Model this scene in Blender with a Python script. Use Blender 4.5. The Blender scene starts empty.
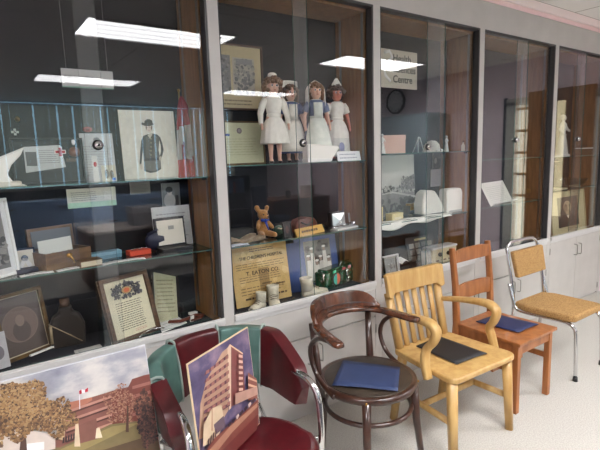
import bpy, bmesh, math, random
from mathutils import Vector as V, Matrix as MX, Euler
R=math.radians; PI=math.pi
rnd=random.Random(7)
sc=bpy.context.scene; COL=sc.collection
# ---------- camera (calibrated from the photograph) ----------
F,YAW,PIT,ROL=467.03,.61451,.146713,-.031698
CP=V((0,-2.2094,1.6))
fw=V((math.sin(YAW)*math.cos(PIT),math.cos(YAW)*math.cos(PIT),-math.sin(PIT)))
r0=V((math.cos(YAW),-math.sin(YAW),0)); u0=r0.cross(fw)
cr=math.cos(ROL)*r0+math.sin(ROL)*u0; cu=-math.sin(ROL)*r0+math.cos(ROL)*u0
cam=bpy.data.cameras.new('camera'); cam.sensor_width=36; cam.lens=F/600*36; cam.clip_start=.02
co=bpy.data.objects.new('camera',cam); COL.objects.link(co)
m=MX.Identity(4)
for i in range(3): m[i][0]=cr[i]; m[i][1]=cu[i]; m[i][2]=-fw[i]; m[i][3]=CP[i]
co.matrix_world=m; sc.camera=co
def ray(x,y): return cr*((x-300)/F)-cu*((y-225)/F)+fw
def on(x,y,ax,val):
    v=ray(x,y); return CP+v*((val-CP[ax])/v[ax])
def pY(x,y,val=0): return on(x,y,1,val)
def pZ(x,y,val): return on(x,y,2,val)
# ---------- materials ----------
def lin(c):
    o=[]
    for v in c:
        v=v/255; o.append(v/12.92 if v<=.04045 else ((v+.055)/1.055)**2.4)
    return (*o,1)
MATS={}
def mat(name,col,rough=.5,metal=0,col2=None,scale=20,stretch=(1,1,1),bump=0,spec=.5,coat=0,detail=4,lo=.35,hi=.65,kind='noise',sheen=0):
    if name in MATS: return MATS[name]
    mt=bpy.data.materials.new(name); mt.use_nodes=True; nt=mt.node_tree; b=nt.nodes['Principled BSDF']
    b.inputs['Base Color'].default_value=lin(col); b.inputs['Roughness'].default_value=rough; b.inputs['Metallic'].default_value=metal
    b.inputs['Specular IOR Level'].default_value=spec; b.inputs['Coat Weight'].default_value=coat; b.inputs['Coat Roughness'].default_value=.08
    if sheen: b.inputs['Sheen Weight'].default_value=sheen
    if col2 is not None or bump:
        tc=nt.nodes.new('ShaderNodeTexCoord'); mp=nt.nodes.new('ShaderNodeMapping'); mp.inputs['Scale'].default_value=stretch
        nt.links.new(tc.outputs['Object'],mp.inputs['Vector'])
        n=nt.nodes.new('ShaderNodeTexNoise'); n.inputs['Scale'].default_value=scale; n.inputs['Detail'].default_value=detail
        nt.links.new(mp.outputs['Vector'],n.inputs['Vector'])
        if col2 is not None:
            r=nt.nodes.new('ShaderNodeValToRGB'); e=r.color_ramp.elements
            e[0].position=lo; e[0].color=lin(col); e[1].position=hi; e[1].color=lin(col2)
            nt.links.new(n.outputs['Fac'],r.inputs['Fac']); nt.links.new(r.outputs['Color'],b.inputs['Base Color'])
        if bump:
            bp=nt.nodes.new('ShaderNodeBump'); bp.inputs['Strength'].default_value=bump; bp.inputs['Distance'].default_value=.004
            nt.links.new(n.outputs['Fac'],bp.inputs['Height']); nt.links.new(bp.outputs['Normal'],b.inputs['Normal'])
    MATS[name]=mt; return mt
def cat(P,n=6):
    P=[V(p) for p in P]; o=[]
    for i in range(len(P)-1):
        a=P[max(i-1,0)];b=P[i];c=P[i+1];d=P[min(i+2,len(P)-1)]
        for k in range(n):
            t=k/n; o.append(.5*((2*b)+(c-a)*t+(2*a-5*b+4*c-d)*t*t+(3*b-a-3*c+d)*t**3))
    return o+[P[-1]]
def catr(r,n=6):
    o=[]
    for i in range(len(r)-1): o+=[r[i]+(r[i+1]-r[i])*k/n for k in range(n)]
    return o+[r[-1]]
def lampmat(name):
    mt=bpy.data.materials.new(name); mt.use_nodes=True; nt=mt.node_tree; nt.nodes.clear(); out=nt.nodes.new('ShaderNodeOutputMaterial'); e=nt.nodes.new('ShaderNodeEmission'); e.inputs[0].default_value=lin((252,252,253))
    g=nt.nodes.new('ShaderNodeNewGeometry'); d=nt.nodes.new('ShaderNodeVectorMath'); d.operation='DOT_PRODUCT'; nt.links.new(g.outputs['Normal'],d.inputs[0]); nt.links.new(g.outputs['Incoming'],d.inputs[1])
    a=nt.nodes.new('ShaderNodeMath'); a.operation='ABSOLUTE'; nt.links.new(d.outputs['Value'],a.inputs[0])
    p=nt.nodes.new('ShaderNodeMath'); p.operation='POWER'; p.inputs[1].default_value=1.4; nt.links.new(a.outputs[0],p.inputs[0])
    q=nt.nodes.new('ShaderNodeMath'); q.operation='MULTIPLY_ADD'; q.inputs[1].default_value=LS; q.inputs[2].default_value=5.0; nt.links.new(p.outputs[0],q.inputs[0])
    tc=nt.nodes.new('ShaderNodeTexCoord'); sx=nt.nodes.new('ShaderNodeSeparateXYZ'); nt.links.new(tc.outputs['Object'],sx.inputs[0])
    w=nt.nodes.new('ShaderNodeMath'); w.operation='MULTIPLY'; w.inputs[1].default_value=2*PI/.31; nt.links.new(sx.outputs['Y'],w.inputs[0])
    cs=nt.nodes.new('ShaderNodeMath'); cs.operation='SINE'; nt.links.new(w.outputs[0],cs.inputs[0]); ab=nt.nodes.new('ShaderNodeMath'); ab.operation='ABSOLUTE'; nt.links.new(cs.outputs[0],ab.inputs[0])
    mr=nt.nodes.new('ShaderNodeMapRange'); mr.inputs['To Min'].default_value=.7; mr.inputs['To Max'].default_value=1.12; nt.links.new(ab.outputs[0],mr.inputs['Value'])
    m=nt.nodes.new('ShaderNodeMath'); m.operation='MULTIPLY'; nt.links.new(q.outputs[0],m.inputs[0]); nt.links.new(mr.outputs[0],m.inputs[1]); nt.links.new(m.outputs[0],e.inputs['Strength']); nt.links.new(e.outputs[0],out.inputs[0]); MATS[name]=mt; return mt
LS=17
def emit(name,col,s):
    mt=bpy.data.materials.new(name); mt.use_nodes=True; b=mt.node_tree.nodes['Principled BSDF']
    b.inputs['Base Color'].default_value=lin(col); b.inputs['Emission Color'].default_value=lin(col); b.inputs['Emission Strength'].default_value=s
    MATS[name]=mt; return mt
def glassmat(name,tint=(255,255,255),boost=1.0,ior=1.5):
    mt=bpy.data.materials.new(name); mt.use_nodes=True; nt=mt.node_tree; nt.nodes.clear()
    out=nt.nodes.new('ShaderNodeOutputMaterial'); tr=nt.nodes.new('ShaderNodeBsdfTransparent'); gl=nt.nodes.new('ShaderNodeBsdfGlossy')
    gl.inputs['Roughness'].default_value=0; tr.inputs['Color'].default_value=lin(tint)
    g=nt.nodes.new('ShaderNodeNewGeometry'); mi=nt.nodes.new('ShaderNodeMath'); mi.operation='MULTIPLY_ADD'
    mi.inputs[1].default_value=1/ior-ior; mi.inputs[2].default_value=ior
    nt.links.new(g.outputs['Backfacing'],mi.inputs[0])
    fr=nt.nodes.new('ShaderNodeFresnel'); nt.links.new(mi.outputs[0],fr.inputs['IOR'])
    mu=nt.nodes.new('ShaderNodeMath'); mu.operation='MULTIPLY'; mu.use_clamp=True; mu.inputs[1].default_value=boost
    nt.links.new(fr.outputs['Fac'],mu.inputs[0])
    mx=nt.nodes.new('ShaderNodeMixShader'); nt.links.new(mu.outputs[0],mx.inputs['Fac'])
    nt.links.new(tr.outputs[0],mx.inputs[1]); nt.links.new(gl.outputs[0],mx.inputs[2]); nt.links.new(mx.outputs[0],out.inputs['Surface'])
    MATS[name]=mt; return mt
def attrmat(name,rough=.5,coat=0,grain=.06,gscale=60):
    mt=bpy.data.materials.new(name); mt.use_nodes=True; nt=mt.node_tree; b=nt.nodes['Principled BSDF']
    a=nt.nodes.new('ShaderNodeAttribute'); a.attribute_name='Col'
    tc=nt.nodes.new('ShaderNodeTexCoord'); n=nt.nodes.new('ShaderNodeTexNoise'); n.inputs['Scale'].default_value=gscale; n.inputs['Detail'].default_value=5
    nt.links.new(tc.outputs['Object'],n.inputs['Vector'])
    mr=nt.nodes.new('ShaderNodeMapRange'); mr.inputs['To Min'].default_value=1-grain*2; mr.inputs['To Max'].default_value=1+grain*2; nt.links.new(n.outputs['Fac'],mr.inputs['Value'])
    mm=nt.nodes.new('ShaderNodeMix'); mm.data_type='RGBA'; mm.blend_type='MULTIPLY'; mm.inputs[0].default_value=1
    nt.links.new(a.outputs['Color'],mm.inputs[6]); nt.links.new(mr.outputs[0],mm.inputs[7]); nt.links.new(mm.outputs[2],b.inputs['Base Color'])
    b.inputs['Roughness'].default_value=rough; b.inputs['Coat Weight'].default_value=coat; b.inputs['Coat Roughness'].default_value=.05
    MATS[name]=mt; return mt
def cloudmat(name,stops,scale,stretch=(1,1,1),coat=.12):
    mt=bpy.data.materials.new(name); mt.use_nodes=True; nt=mt.node_tree; b=nt.nodes['Principled BSDF']
    tc=nt.nodes.new('ShaderNodeTexCoord'); mp=nt.nodes.new('ShaderNodeMapping'); mp.inputs['Scale'].default_value=stretch; n=nt.nodes.new('ShaderNodeTexNoise'); n.inputs['Scale'].default_value=scale; n.inputs['Detail'].default_value=6; n.inputs['Roughness'].default_value=.55
    r=nt.nodes.new('ShaderNodeValToRGB'); e=r.color_ramp.elements
    while len(e)<len(stops): e.new(.5)
    for k,(p,c) in zip(e,stops): k.position=p; k.color=lin(c)
    nt.links.new(tc.outputs['Object'],mp.inputs['Vector']); nt.links.new(mp.outputs[0],n.inputs['Vector']); nt.links.new(n.outputs['Fac'],r.inputs['Fac']); nt.links.new(r.outputs['Color'],b.inputs['Base Color'])
    b.inputs['Roughness'].default_value=.45; b.inputs['Coat Weight'].default_value=coat; b.inputs['Coat Roughness'].default_value=.05; MATS[name]=mt; return mt
PRINT=attrmat('printed_paper',.6); GLOSSY_PRINT=attrmat('glossy_print',.45,.12,.1,30); CLOTH_PRINT=attrmat('dyed_cloth',.9,0,.08,90)
GLASS=glassmat('pane_glass',(255,255,255),3.7,1.22); SHELFGLASS=glassmat('shelf_glass',(236,244,240)); ACRYLIC=glassmat('clear_acrylic',(250,252,252))
EDGE=mat('green_glass_edge',(70,104,96),.15); EDGED=mat('pane_edge',(120,132,130),.2)
GREY=mat('grey_paint',(196,191,186),.45,col2=(190,185,180),scale=6)
RAIL=mat('white_rail',(206,204,202),.35); ALU=mat('aluminium',(190,190,190),.3,1)
BLACKM=mat('black_felt',(17,18,23),.95); DECK=mat('navy_felt',(19,21,29),.95,col2=(25,27,36),scale=80)
WALNUT=mat('brown_divider_wood',(156,112,66),.4,col2=(128,90,50),scale=9,stretch=(4,4,.5))
CHROME=mat('chrome',(215,215,215),.09,1); STEEL=mat('brushed_steel',(150,148,140),.28,1); BLACK=mat('black_plastic',(22,22,24),.4)
WHITE=mat('white_paper',(238,238,233),.7); CREAM=mat('cream_card',(222,212,184),.7); WHITECLOTH=mat('white_cotton',(240,238,228),.9,bump=.2,scale=60)
BRASS=mat('brass',(190,150,80),.3,1); NAVY=mat('navy_case',(24,28,52),.5)
# ---------- mesh builder ----------
class MB:
    def __init__(s): s.bm=bmesh.new(); s.mats=[]; s.cols=[]
    def mi(s,m):
        if m is None: return 0
        if m not in s.mats: s.mats.append(m)
        return s.mats.index(m)
    def _tag(s,faces,m,smooth=False):
        i=s.mi(m)
        for f in faces: f.material_index=i; f.smooth=smooth
    def box(s,c,d,rot=None,m=None,bev=0):
        M=MX.Translation(V(c))
        if rot: M=M@Euler(rot).to_matrix().to_4x4()
        r=bmesh.ops.create_cube(s.bm,size=1,matrix=M@MX.Diagonal((*d,1)))
        fs={f for v in r['verts'] for f in v.link_faces}; s._tag(fs,m)
        if bev:
            es={e for f in fs for e in f.edges}
            q=bmesh.ops.bevel(s.bm,geom=list(es),offset=bev,segments=2,profile=.5,affect='EDGES'); s._tag(q['faces'],m,False)
        return s
    def b2(s,a,b,m=None,bev=0):
        a=V(a);b=V(b); return s.box((a+b)/2,[abs(x) for x in (b-a)],None,m,bev)
    def tube(s,pts,rad,n=10,m=None,cap=True,flat=None,up=V((0,0,1)),smooth=True,closed=False):
        pts=[V(p) for p in pts]; N=len(pts); rings=[]
        if not isinstance(rad,(list,tuple)): rad=[rad]*N
        pn=None
        for i,p in enumerate(pts):
            if closed: t=(pts[(i+1)%N]-pts[i-1])
            else: t=pts[min(i+1,N-1)]-pts[max(i-1,0)]
            t=t.normalized()
            if flat: a=t.cross(up); a=a.normalized() if a.length>1e-4 else V((1,0,0)); b=a.cross(t)
            else:
                if pn is None: a=t.orthogonal().normalized()
                else: a=(pn-t*pn.dot(t)).normalized()
                b=t.cross(a)
            pn=a; rr=rad[i]; k1,k2=(flat if flat else (1,1)); ring=[]
            for j in range(n):
                q=2*PI*j/n; cx,cy=math.cos(q),math.sin(q)
                if flat: # squircle
                    e=.55; cx=math.copysign(abs(cx)**e,cx); cy=math.copysign(abs(cy)**e,cy)
                ring.append(s.bm.verts.new(p+a*(cx*rr*k1)+b*(cy*rr*k2)))
            rings.append(ring)
        fs=[]
        for i in range(N if closed else N-1):
            A,B=rings[i],rings[(i+1)%N]
            for j in range(n): fs.append(s.bm.faces.new((A[j],A[(j+1)%n],B[(j+1)%n],B[j])))
        if cap and not closed: fs.append(s.bm.faces.new(rings[0][::-1])); fs.append(s.bm.faces.new(rings[-1]))
        s._tag(fs,m,smooth); return s
    def lathe(s,prof,n=24,c=(0,0,0),m=None,sx=1,sy=1,smooth=True,wob=None):
        rings=[];fs=[]
        for r,z in prof:
            ring=[]
            for j in range(n):
                q=2*PI*j/n; k=r*(wob(q,z) if wob else 1)
                ring.append(s.bm.verts.new((c[0]+k*math.cos(q)*sx,c[1]+k*math.sin(q)*sy,c[2]+z)))
            rings.append(ring)
        for A,B in zip(rings,rings[1:]):
            for j in range(n): fs.append(s.bm.faces.new((A[j],A[(j+1)%n],B[(j+1)%n],B[j])))
        fs.append(s.bm.faces.new(rings[0][::-1])); fs.append(s.bm.faces.new(rings[-1])); s._tag(fs,m,smooth); return s
    def ball(s,c,r,m=None,seg=12,sc_=(1,1,1)):
        q=bmesh.ops.create_uvsphere(s.bm,u_segments=seg,v_segments=max(6,seg//2+2),radius=r,matrix=MX.Translation(V(c))@MX.Diagonal((*sc_,1)))
        s._tag({f for v in q['verts'] for f in v.link_faces},m,True); return s
    def ico(s,c,r,m=None,sub=1,jit=0):
        q=bmesh.ops.create_icosphere(s.bm,subdivisions=sub,radius=r,matrix=MX.Translation(V(c)))
        for v in q['verts']:
            if jit: v.co+=V((rnd.uniform(-jit,jit),rnd.uniform(-jit,jit),rnd.uniform(-jit,jit)))*r
        s._tag({f for v in q['verts'] for f in v.link_faces},m,True); return s
    def prism(s,poly,t0,t1,axis='y',m=None,smooth=False):
        """poly: 2D outline; extruded along axis. y: (x,z); z: (x,y); x: (y,z)"""
        def P(a,b,t): return {'y':(a,t,b),'z':(a,b,t),'x':(t,a,b)}[axis]
        A=[s.bm.verts.new(P(a,b,t0)) for a,b in poly]; B=[s.bm.verts.new(P(a,b,t1)) for a,b in poly]; n=len(poly)
        fs=[s.bm.faces.new(A),s.bm.faces.new(B[::-1])]
        for i in range(n): fs.append(s.bm.faces.new((A[i],B[i],B[(i+1)%n],A[(i+1)%n])))
        s._tag(fs,m,smooth); bmesh.ops.recalc_face_normals(s.bm,faces=fs); return s
    def grid(s,f,nu,nv,m=None,smooth=True,thick=0):
        vs=[[s.bm.verts.new(f(i/nu,j/nv)) for i in range(nu+1)] for j in range(nv+1)]
        fs=[s.bm.faces.new((vs[j][i],vs[j][i+1],vs[j+1][i+1],vs[j+1][i])) for j in range(nv) for i in range(nu)]
        s._tag(fs,m,smooth); return s
    def xf(s,M): bmesh.ops.transform(s.bm,matrix=M,verts=s.bm.verts); return s
    def build(s,name,m=None,parent=None,bevel=0,solid=0,sub=0,remesh=0,seg=2,ang=40):
        me=bpy.data.meshes.new(name); s.bm.normal_update(); s.bm.to_mesh(me); s.bm.free()
        ms=s.mats if s.mats else [m]
        for x in ms: me.materials.append(x)
        o=bpy.data.objects.new(name,me); COL.objects.link(o)
        if parent: o.parent=parent
        if solid: d=o.modifiers.new('solid','SOLIDIFY'); d.thickness=solid; d.offset=0
        if remesh:
            d=o.modifiers.new('remesh','REMESH'); d.mode='VOXEL'; d.voxel_size=remesh; d.use_smooth_shade=True
            d=o.modifiers.new('smooth','SMOOTH'); d.iterations=6
        if bevel:
            d=o.modifiers.new('bevel','BEVEL'); d.width=bevel; d.segments=seg; d.limit_method='ANGLE'; d.angle_limit=R(ang)
        if sub: d=o.modifiers.new('sub','SUBSURF'); d.levels=sub; d.render_levels=sub
        return o
def capsules(bones,n=10):
    b=MB()
    for p0,ra,p1,rb in bones:
        b.tube([p0,p1],[ra,rb],n); b.ball(p0,ra*1.0,seg=n); b.ball(p1,rb*1.0,seg=n)
    return b
def tag(o,label=None,cat=None,group=None,kind=None):
    if label: o['label']=label
    if cat: o['category']=cat
    if group: o['group']=group
    if kind: o['kind']=kind
    return o
def thing(name,label,cat,loc=(0,0,0),rz=0,group=None,M=None):
    o=bpy.data.objects.new(name,None); o.empty_display_size=.05; COL.objects.link(o)
    if M is not None: o.matrix_world=M
    else: o.location=loc; o.rotation_euler=(0,0,rz)
    return tag(o,label,cat,group)
def struct(name,mb,m,**k): return tag(mb.build(name,m,**k),kind='structure')
# ---------- flat pictures: coloured polygons on a panel, local x/z, facing -y ----------
class Pic:
    def __init__(s,y=-.001,step=.00025): s.bm=bmesh.new(); s.y=y; s.st=step; s.c=s.bm.loops.layers.float_color.new('Col')
    def up(s): s.y-=s.st
    def poly(s,pts,col,cols=None,lift=True):
        if lift: s.up()
        vs=[s.bm.verts.new((x,s.y,z)) for x,z in pts]
        f=s.bm.faces.new(vs); f.normal_update()
        if f.normal.y>0: f.normal_flip()
        lut={v:(cols[i] if cols else col) for i,v in enumerate(vs)}
        for l in f.loops: l[s.c]=lin(lut[l.vert])
        return s
    def rect(s,x0,z0,x1,z1,col,top=None,lift=True): return s.poly([(x0,z0),(x1,z0),(x1,z1),(x0,z1)],col,[col,col,top,top] if top else None,lift)
    def ell(s,cx,cz,rx,rz,col,n=16,a0=0,lift=True): return s.poly([(cx+rx*math.cos(2*PI*i/n+a0),cz+rz*math.sin(2*PI*i/n+a0)) for i in range(n)],col,None,lift)
    def blots(s,x0,z0,x1,z1,n,r,cols,seed=1,mask=None,asp=1):
        g=random.Random(seed)
        for i in range(n):
            if i%6==0: s.up()
            x=g.uniform(x0,x1); z=g.uniform(z0,z1)
            if mask and not mask(x,z): continue
            k=g.randint(5,7); a=g.uniform(0,6); q=r*g.uniform(.5,1.2)
            s.poly([(x+asp*q*g.uniform(.6,1)*math.cos(a+2*PI*j/k),z+q*g.uniform(.6,1)*math.sin(a+2*PI*j/k)) for j in range(k)],g.choice(cols),None,False)
            s.y-=1e-6
        return s
    def lines(s,x0,z0,x1,z1,n,col,h=.4,seed=1,ragged=.15):
        g=random.Random(seed); s.up(); st=(z1-z0)/n
        for i in range(n):
            z=z0+st*(i+.5); x=x0; e=x1-(x1-x0)*g.uniform(0,ragged)
            while x<e:
                w=(x1-x0)*g.uniform(.04,.13); s.poly([(x,z-st*h/2),(min(x+w,e),z-st*h/2),(min(x+w,e),z+st*h/2),(x,z+st*h/2)],col,None,False); x+=w+(x1-x0)*.02
        return s
    def build(s,name,parent,m=None):
        me=bpy.data.meshes.new(name); s.bm.to_mesh(me); s.bm.free(); me.materials.append(m or PRINT)
        o=bpy.data.objects.new(name,me); COL.objects.link(o); o.parent=parent; return o
def text(name,body,size,m,parent,loc=(0,0,0),w=None,ext=.0006,align='CENTER',bold=0,rot=(PI/2,0,0)):
    cu_=bpy.data.curves.new(name,'FONT'); cu_.body=body; cu_.size=size; cu_.align_x=align; cu_.extrude=ext; cu_.offset=bold
    t=bpy.data.objects.new(name,cu_); COL.objects.link(t); bpy.context.view_layer.update()
    me=bpy.data.meshes.new_from_object(t.evaluated_get(bpy.context.evaluated_depsgraph_get()))
    bpy.data.objects.remove(t); me.name=name; me.materials.clear(); me.materials.append(m)
    xs=[v.co.x for v in me.vertices]; k=1
    if w and xs: k=w/(max(xs)-min(xs))
    me.transform(MX.Translation(V(loc))@Euler(rot).to_matrix().to_4x4()@MX.Diagonal((k,1,1,1)))
    o=bpy.data.objects.new(name,me); COL.objects.link(o); o.parent=parent; return o
def pin(q,lo=.07,hi=.26): return V((q.x,min(max(q.y,lo),hi),q.z))
def frame_from(bl,br,z0,lean):
    """base line seen on the plane z0 -> local frame (x along base, z up the leaning face), width"""
    p0=pZ(*bl,z0); p1=pZ(*br,z0); k=max(0,.068-min(p0.y,p1.y)); p0.y+=k; p1.y+=k; d=p1-p0; w=d.length; a=math.atan2(d.y,d.x)
    M=MX.Translation((p0+p1)/2)@MX.Rotation(a,4,'Z')@MX.Rotation(-R(lean),4,'X'); return M,w
def loc_on(M,px,py):
    Mi=M.inverted(); o=Mi@CP; d=Mi.to_3x3()@ray(px,py); t=-o.y/d.y; q=o+d*t; return q.x,q.z
def board(root,w,h,t=.006,m=None,name='board',z0=0): return MB().b2((-w/2,0,z0),(w/2,t,z0+h),m or WHITE).build(name,m or WHITE,root)
def frame4(root,w,h,b,t,m,name='frame'):
    f=MB()
    f.b2((-w/2,-t*.6,0),(w/2,t*.4,b)); f.b2((-w/2,-t*.6,h-b),(w/2,t*.4,h))
    f.b2((-w/2,-t*.6,b),(-w/2+b,t*.4,h-b)); f.b2((w/2-b,-t*.6,b),(w/2,t*.4,h-b))
    return f.build(name,m,root,bevel=.002)
def yframe(px0,px1,pyt,pyb,y):
    """upright panel on the plane y: matrix at bottom centre, width, height"""
    mx=(px0+px1)/2; my=(pyt+pyb)/2
    x0=pY(px0,my,y).x; x1=pY(px1,my,y).x; z1=pY(mx,pyt,y).z; z0=pY(mx,pyb,y).z
    return (x0+x1)/2,z0,x1-x0,z1-z0
def up_panel(name,label,cat,px0,px1,pyt,pyb,y,z0=None,lean=0,group=None):
    x,zb,w,h=yframe(px0,px1,pyt,pyb,y)
    if z0 is not None: h+=zb-z0; zb=z0
    M=MX.Translation((x,y,zb))@MX.Rotation(-R(lean),4,'X')
    return thing(name,label,cat,M=M,group=group),w,h
# ================= room =================
XL,XR,YF,ZC=-2.6,6.42,-8.3,2.81
CARPET=mat('carpet',(164,159,151),.95,col2=(199,195,188),scale=130,bump=.4,lo=.25,hi=.75,detail=8)
struct('floor',MB().b2((XL,YF,-.1),(XR,.6,0)),CARPET)
def tilemat():
    mt=bpy.data.materials.new('ceiling_tile'); mt.use_nodes=True; nt=mt.node_tree; b=nt.nodes['Principled BSDF']; b.inputs['Roughness'].default_value=.9
    tc=nt.nodes.new('ShaderNodeTexCoord'); mp=nt.nodes.new('ShaderNodeMapping'); mp.inputs['Location'].default_value=(-4.665,.03,0)
    br=nt.nodes.new('ShaderNodeTexBrick'); br.offset=0; br.inputs['Scale'].default_value=1; br.inputs['Brick Width'].default_value=1.5; br.inputs['Row Height'].default_value=.75
    br.inputs['Mortar Size'].default_value=.008; br.inputs['Mortar Smooth'].default_value=.1
    br.inputs['Color1'].default_value=lin((244,242,238)); br.inputs['Color2'].default_value=lin((241,239,234)); br.inputs['Mortar'].default_value=lin((176,170,160))
    nt.links.new(tc.outputs['Object'],mp.inputs['Vector']); nt.links.new(mp.outputs[0],br.inputs['Vector']); nt.links.new(br.outputs['Color'],b.inputs['Base Color']); return mt
struct('ceiling',MB().b2((XL,YF,ZC),(XR,.6,ZC+.1)),tilemat())
WALLP=mat('mauve_wall_paint',(222,206,214),.7,col2=(218,202,210),scale=3); PINK=mat('pink_trim_paint',(255,238,234),.5); PINKD=mat('pink_band_paint',(246,216,214),.5)
struct('wall_back',MB().b2((XL,.42,0),(XR,.52,ZC)),WALLP); struct('wall_right',MB().b2((XR,YF,0),(XR+.1,.52,ZC)),WALLP)
struct('wall_left',MB().b2((XL-.1,YF,0),(XL,.52,ZC)),WALLP)
FARW=mat('slate_wall_paint',(120,122,130),.7)
wx0,wx1,wz0,wz1=.25,5.4,1.12,2.795
fw_=MB(); fw_.b2((XL,YF-.1,0),(XR,YF,wz0)); fw_.b2((XL,YF-.1,wz1),(XR,YF,ZC)); fw_.b2((XL,YF-.1,wz0),(wx0,YF,wz1)); fw_.b2((wx1,YF-.1,wz0),(XR,YF,wz1))
struct('wall_front',fw_,FARW)
w1=thing('window_1','wide office window across the room seen only as a reflection','window',((wx0+wx1)/2,YF,wz0)); del w1['label']; del w1['category']; w1['kind']='structure'
MB().b2((-2.575,-.09,0),(2.575,-.08,1.675)).build('pane',emit('daylight_pane',(170,210,235),2.6),w1)
f=MB(); f.b2((-2.6,-.06,-.03),(2.6,.02,.03)); f.b2((-2.6,-.06,1.665),(2.6,.02,1.675)); f.build('window_frame',RAIL,w1)
bl=thing('vertical_blind','dark vertical slat blind drawn across the far window with bright gaps','blind',((wx0+wx1)/2,YF+.06,wz0))
s_=MB(); x=-2.57
while x<2.55:
    wd=.127; s_.grid(lambda u,v:V((x+u*wd,-.006*(u-.5)*2+.004*math.sin(u*PI),.04+1.57*v)),4,1); x+=wd+rnd.choice([0,.001,.002,.02,.03,.002])
sm=mat('translucent_slats',(120,114,106),.8); nt=sm.node_tree; tl=nt.nodes.new('ShaderNodeBsdfTranslucent'); tl.inputs[0].default_value=lin((158,138,118)); ms=nt.nodes.new('ShaderNodeAddShader'); nt.links.new(nt.nodes['Principled BSDF'].outputs[0],ms.inputs[0]); nt.links.new(tl.outputs[0],ms.inputs[1]); nt.links.new(ms.outputs[0],nt.nodes['Material Output'].inputs[0])
s_.build('slat_curtain',sm,bl); MB().b2((-2.6,-.03,1.61),(2.6,.03,1.635)).build('head_rail',ALU,bl)
# pink cove strip between case and ceiling
struct('trim_1',MB().b2((XL,-.012,2.712),(5.62,.40,2.745)),PINKD); struct('trim_2',MB().b2((XL,-.03,2.745),(5.62,.40,ZC)),PINK)
# ceiling lights
LAMP=lampmat('lamp_diffuser')
n=0
for (cx,cy,lab) in ((1.66,-2.39,'fluorescent ceiling light above the photographer, reflected brightest over the portrait bay'),(1.63,-5.37,'fluorescent ceiling light deeper in the room, reflected below the first one at left'),
    (4.63,-2.5,'fluorescent ceiling light near the room end, reflected over the fourth doll and the wall sign'),(4.69,-5.67,'fluorescent ceiling light at the far end, reflected across the first doll face'),
    (-1.3,-2.39,'added fluorescent ceiling light, unseen at the left of the room, brightening the left bays')):  # last light is added out of view to brighten the left bays
    t=thing('ceiling_light',lab,'ceiling light',(cx,cy,ZC),group='fluorescent ceiling lights')
    d=MB(); d.b2((-.69,-.31,-.012),(.69,.31,-.004)); d.build('diffuser',LAMP,t)
    q=MB()
    for sy in (-.31,.31): q.b2((-.715,sy-.012,-.02),(.715,sy+.012,0))
    for sx in (-.703,.703): q.b2((sx-.012,-.31,-.02),(sx+.012,.31,0))
    q.build('frame',RAIL,t)
def hazemat():
    mt=bpy.data.materials.new('cloudy_strip'); mt.use_nodes=True; nt=mt.node_tree; nt.nodes.clear(); out=nt.nodes.new('ShaderNodeOutputMaterial')
    a=nt.nodes.new('ShaderNodeBsdfTransparent'); d=nt.nodes.new('ShaderNodeBsdfDiffuse'); d.inputs[0].default_value=lin((190,195,195)); m=nt.nodes.new('ShaderNodeMixShader'); m.inputs[0].default_value=.05
    nt.links.new(a.outputs[0],m.inputs[1]); nt.links.new(d.outputs[0],m.inputs[2]); nt.links.new(m.outputs[0],out.inputs[0]); return mt
HAZE=hazemat()
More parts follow.
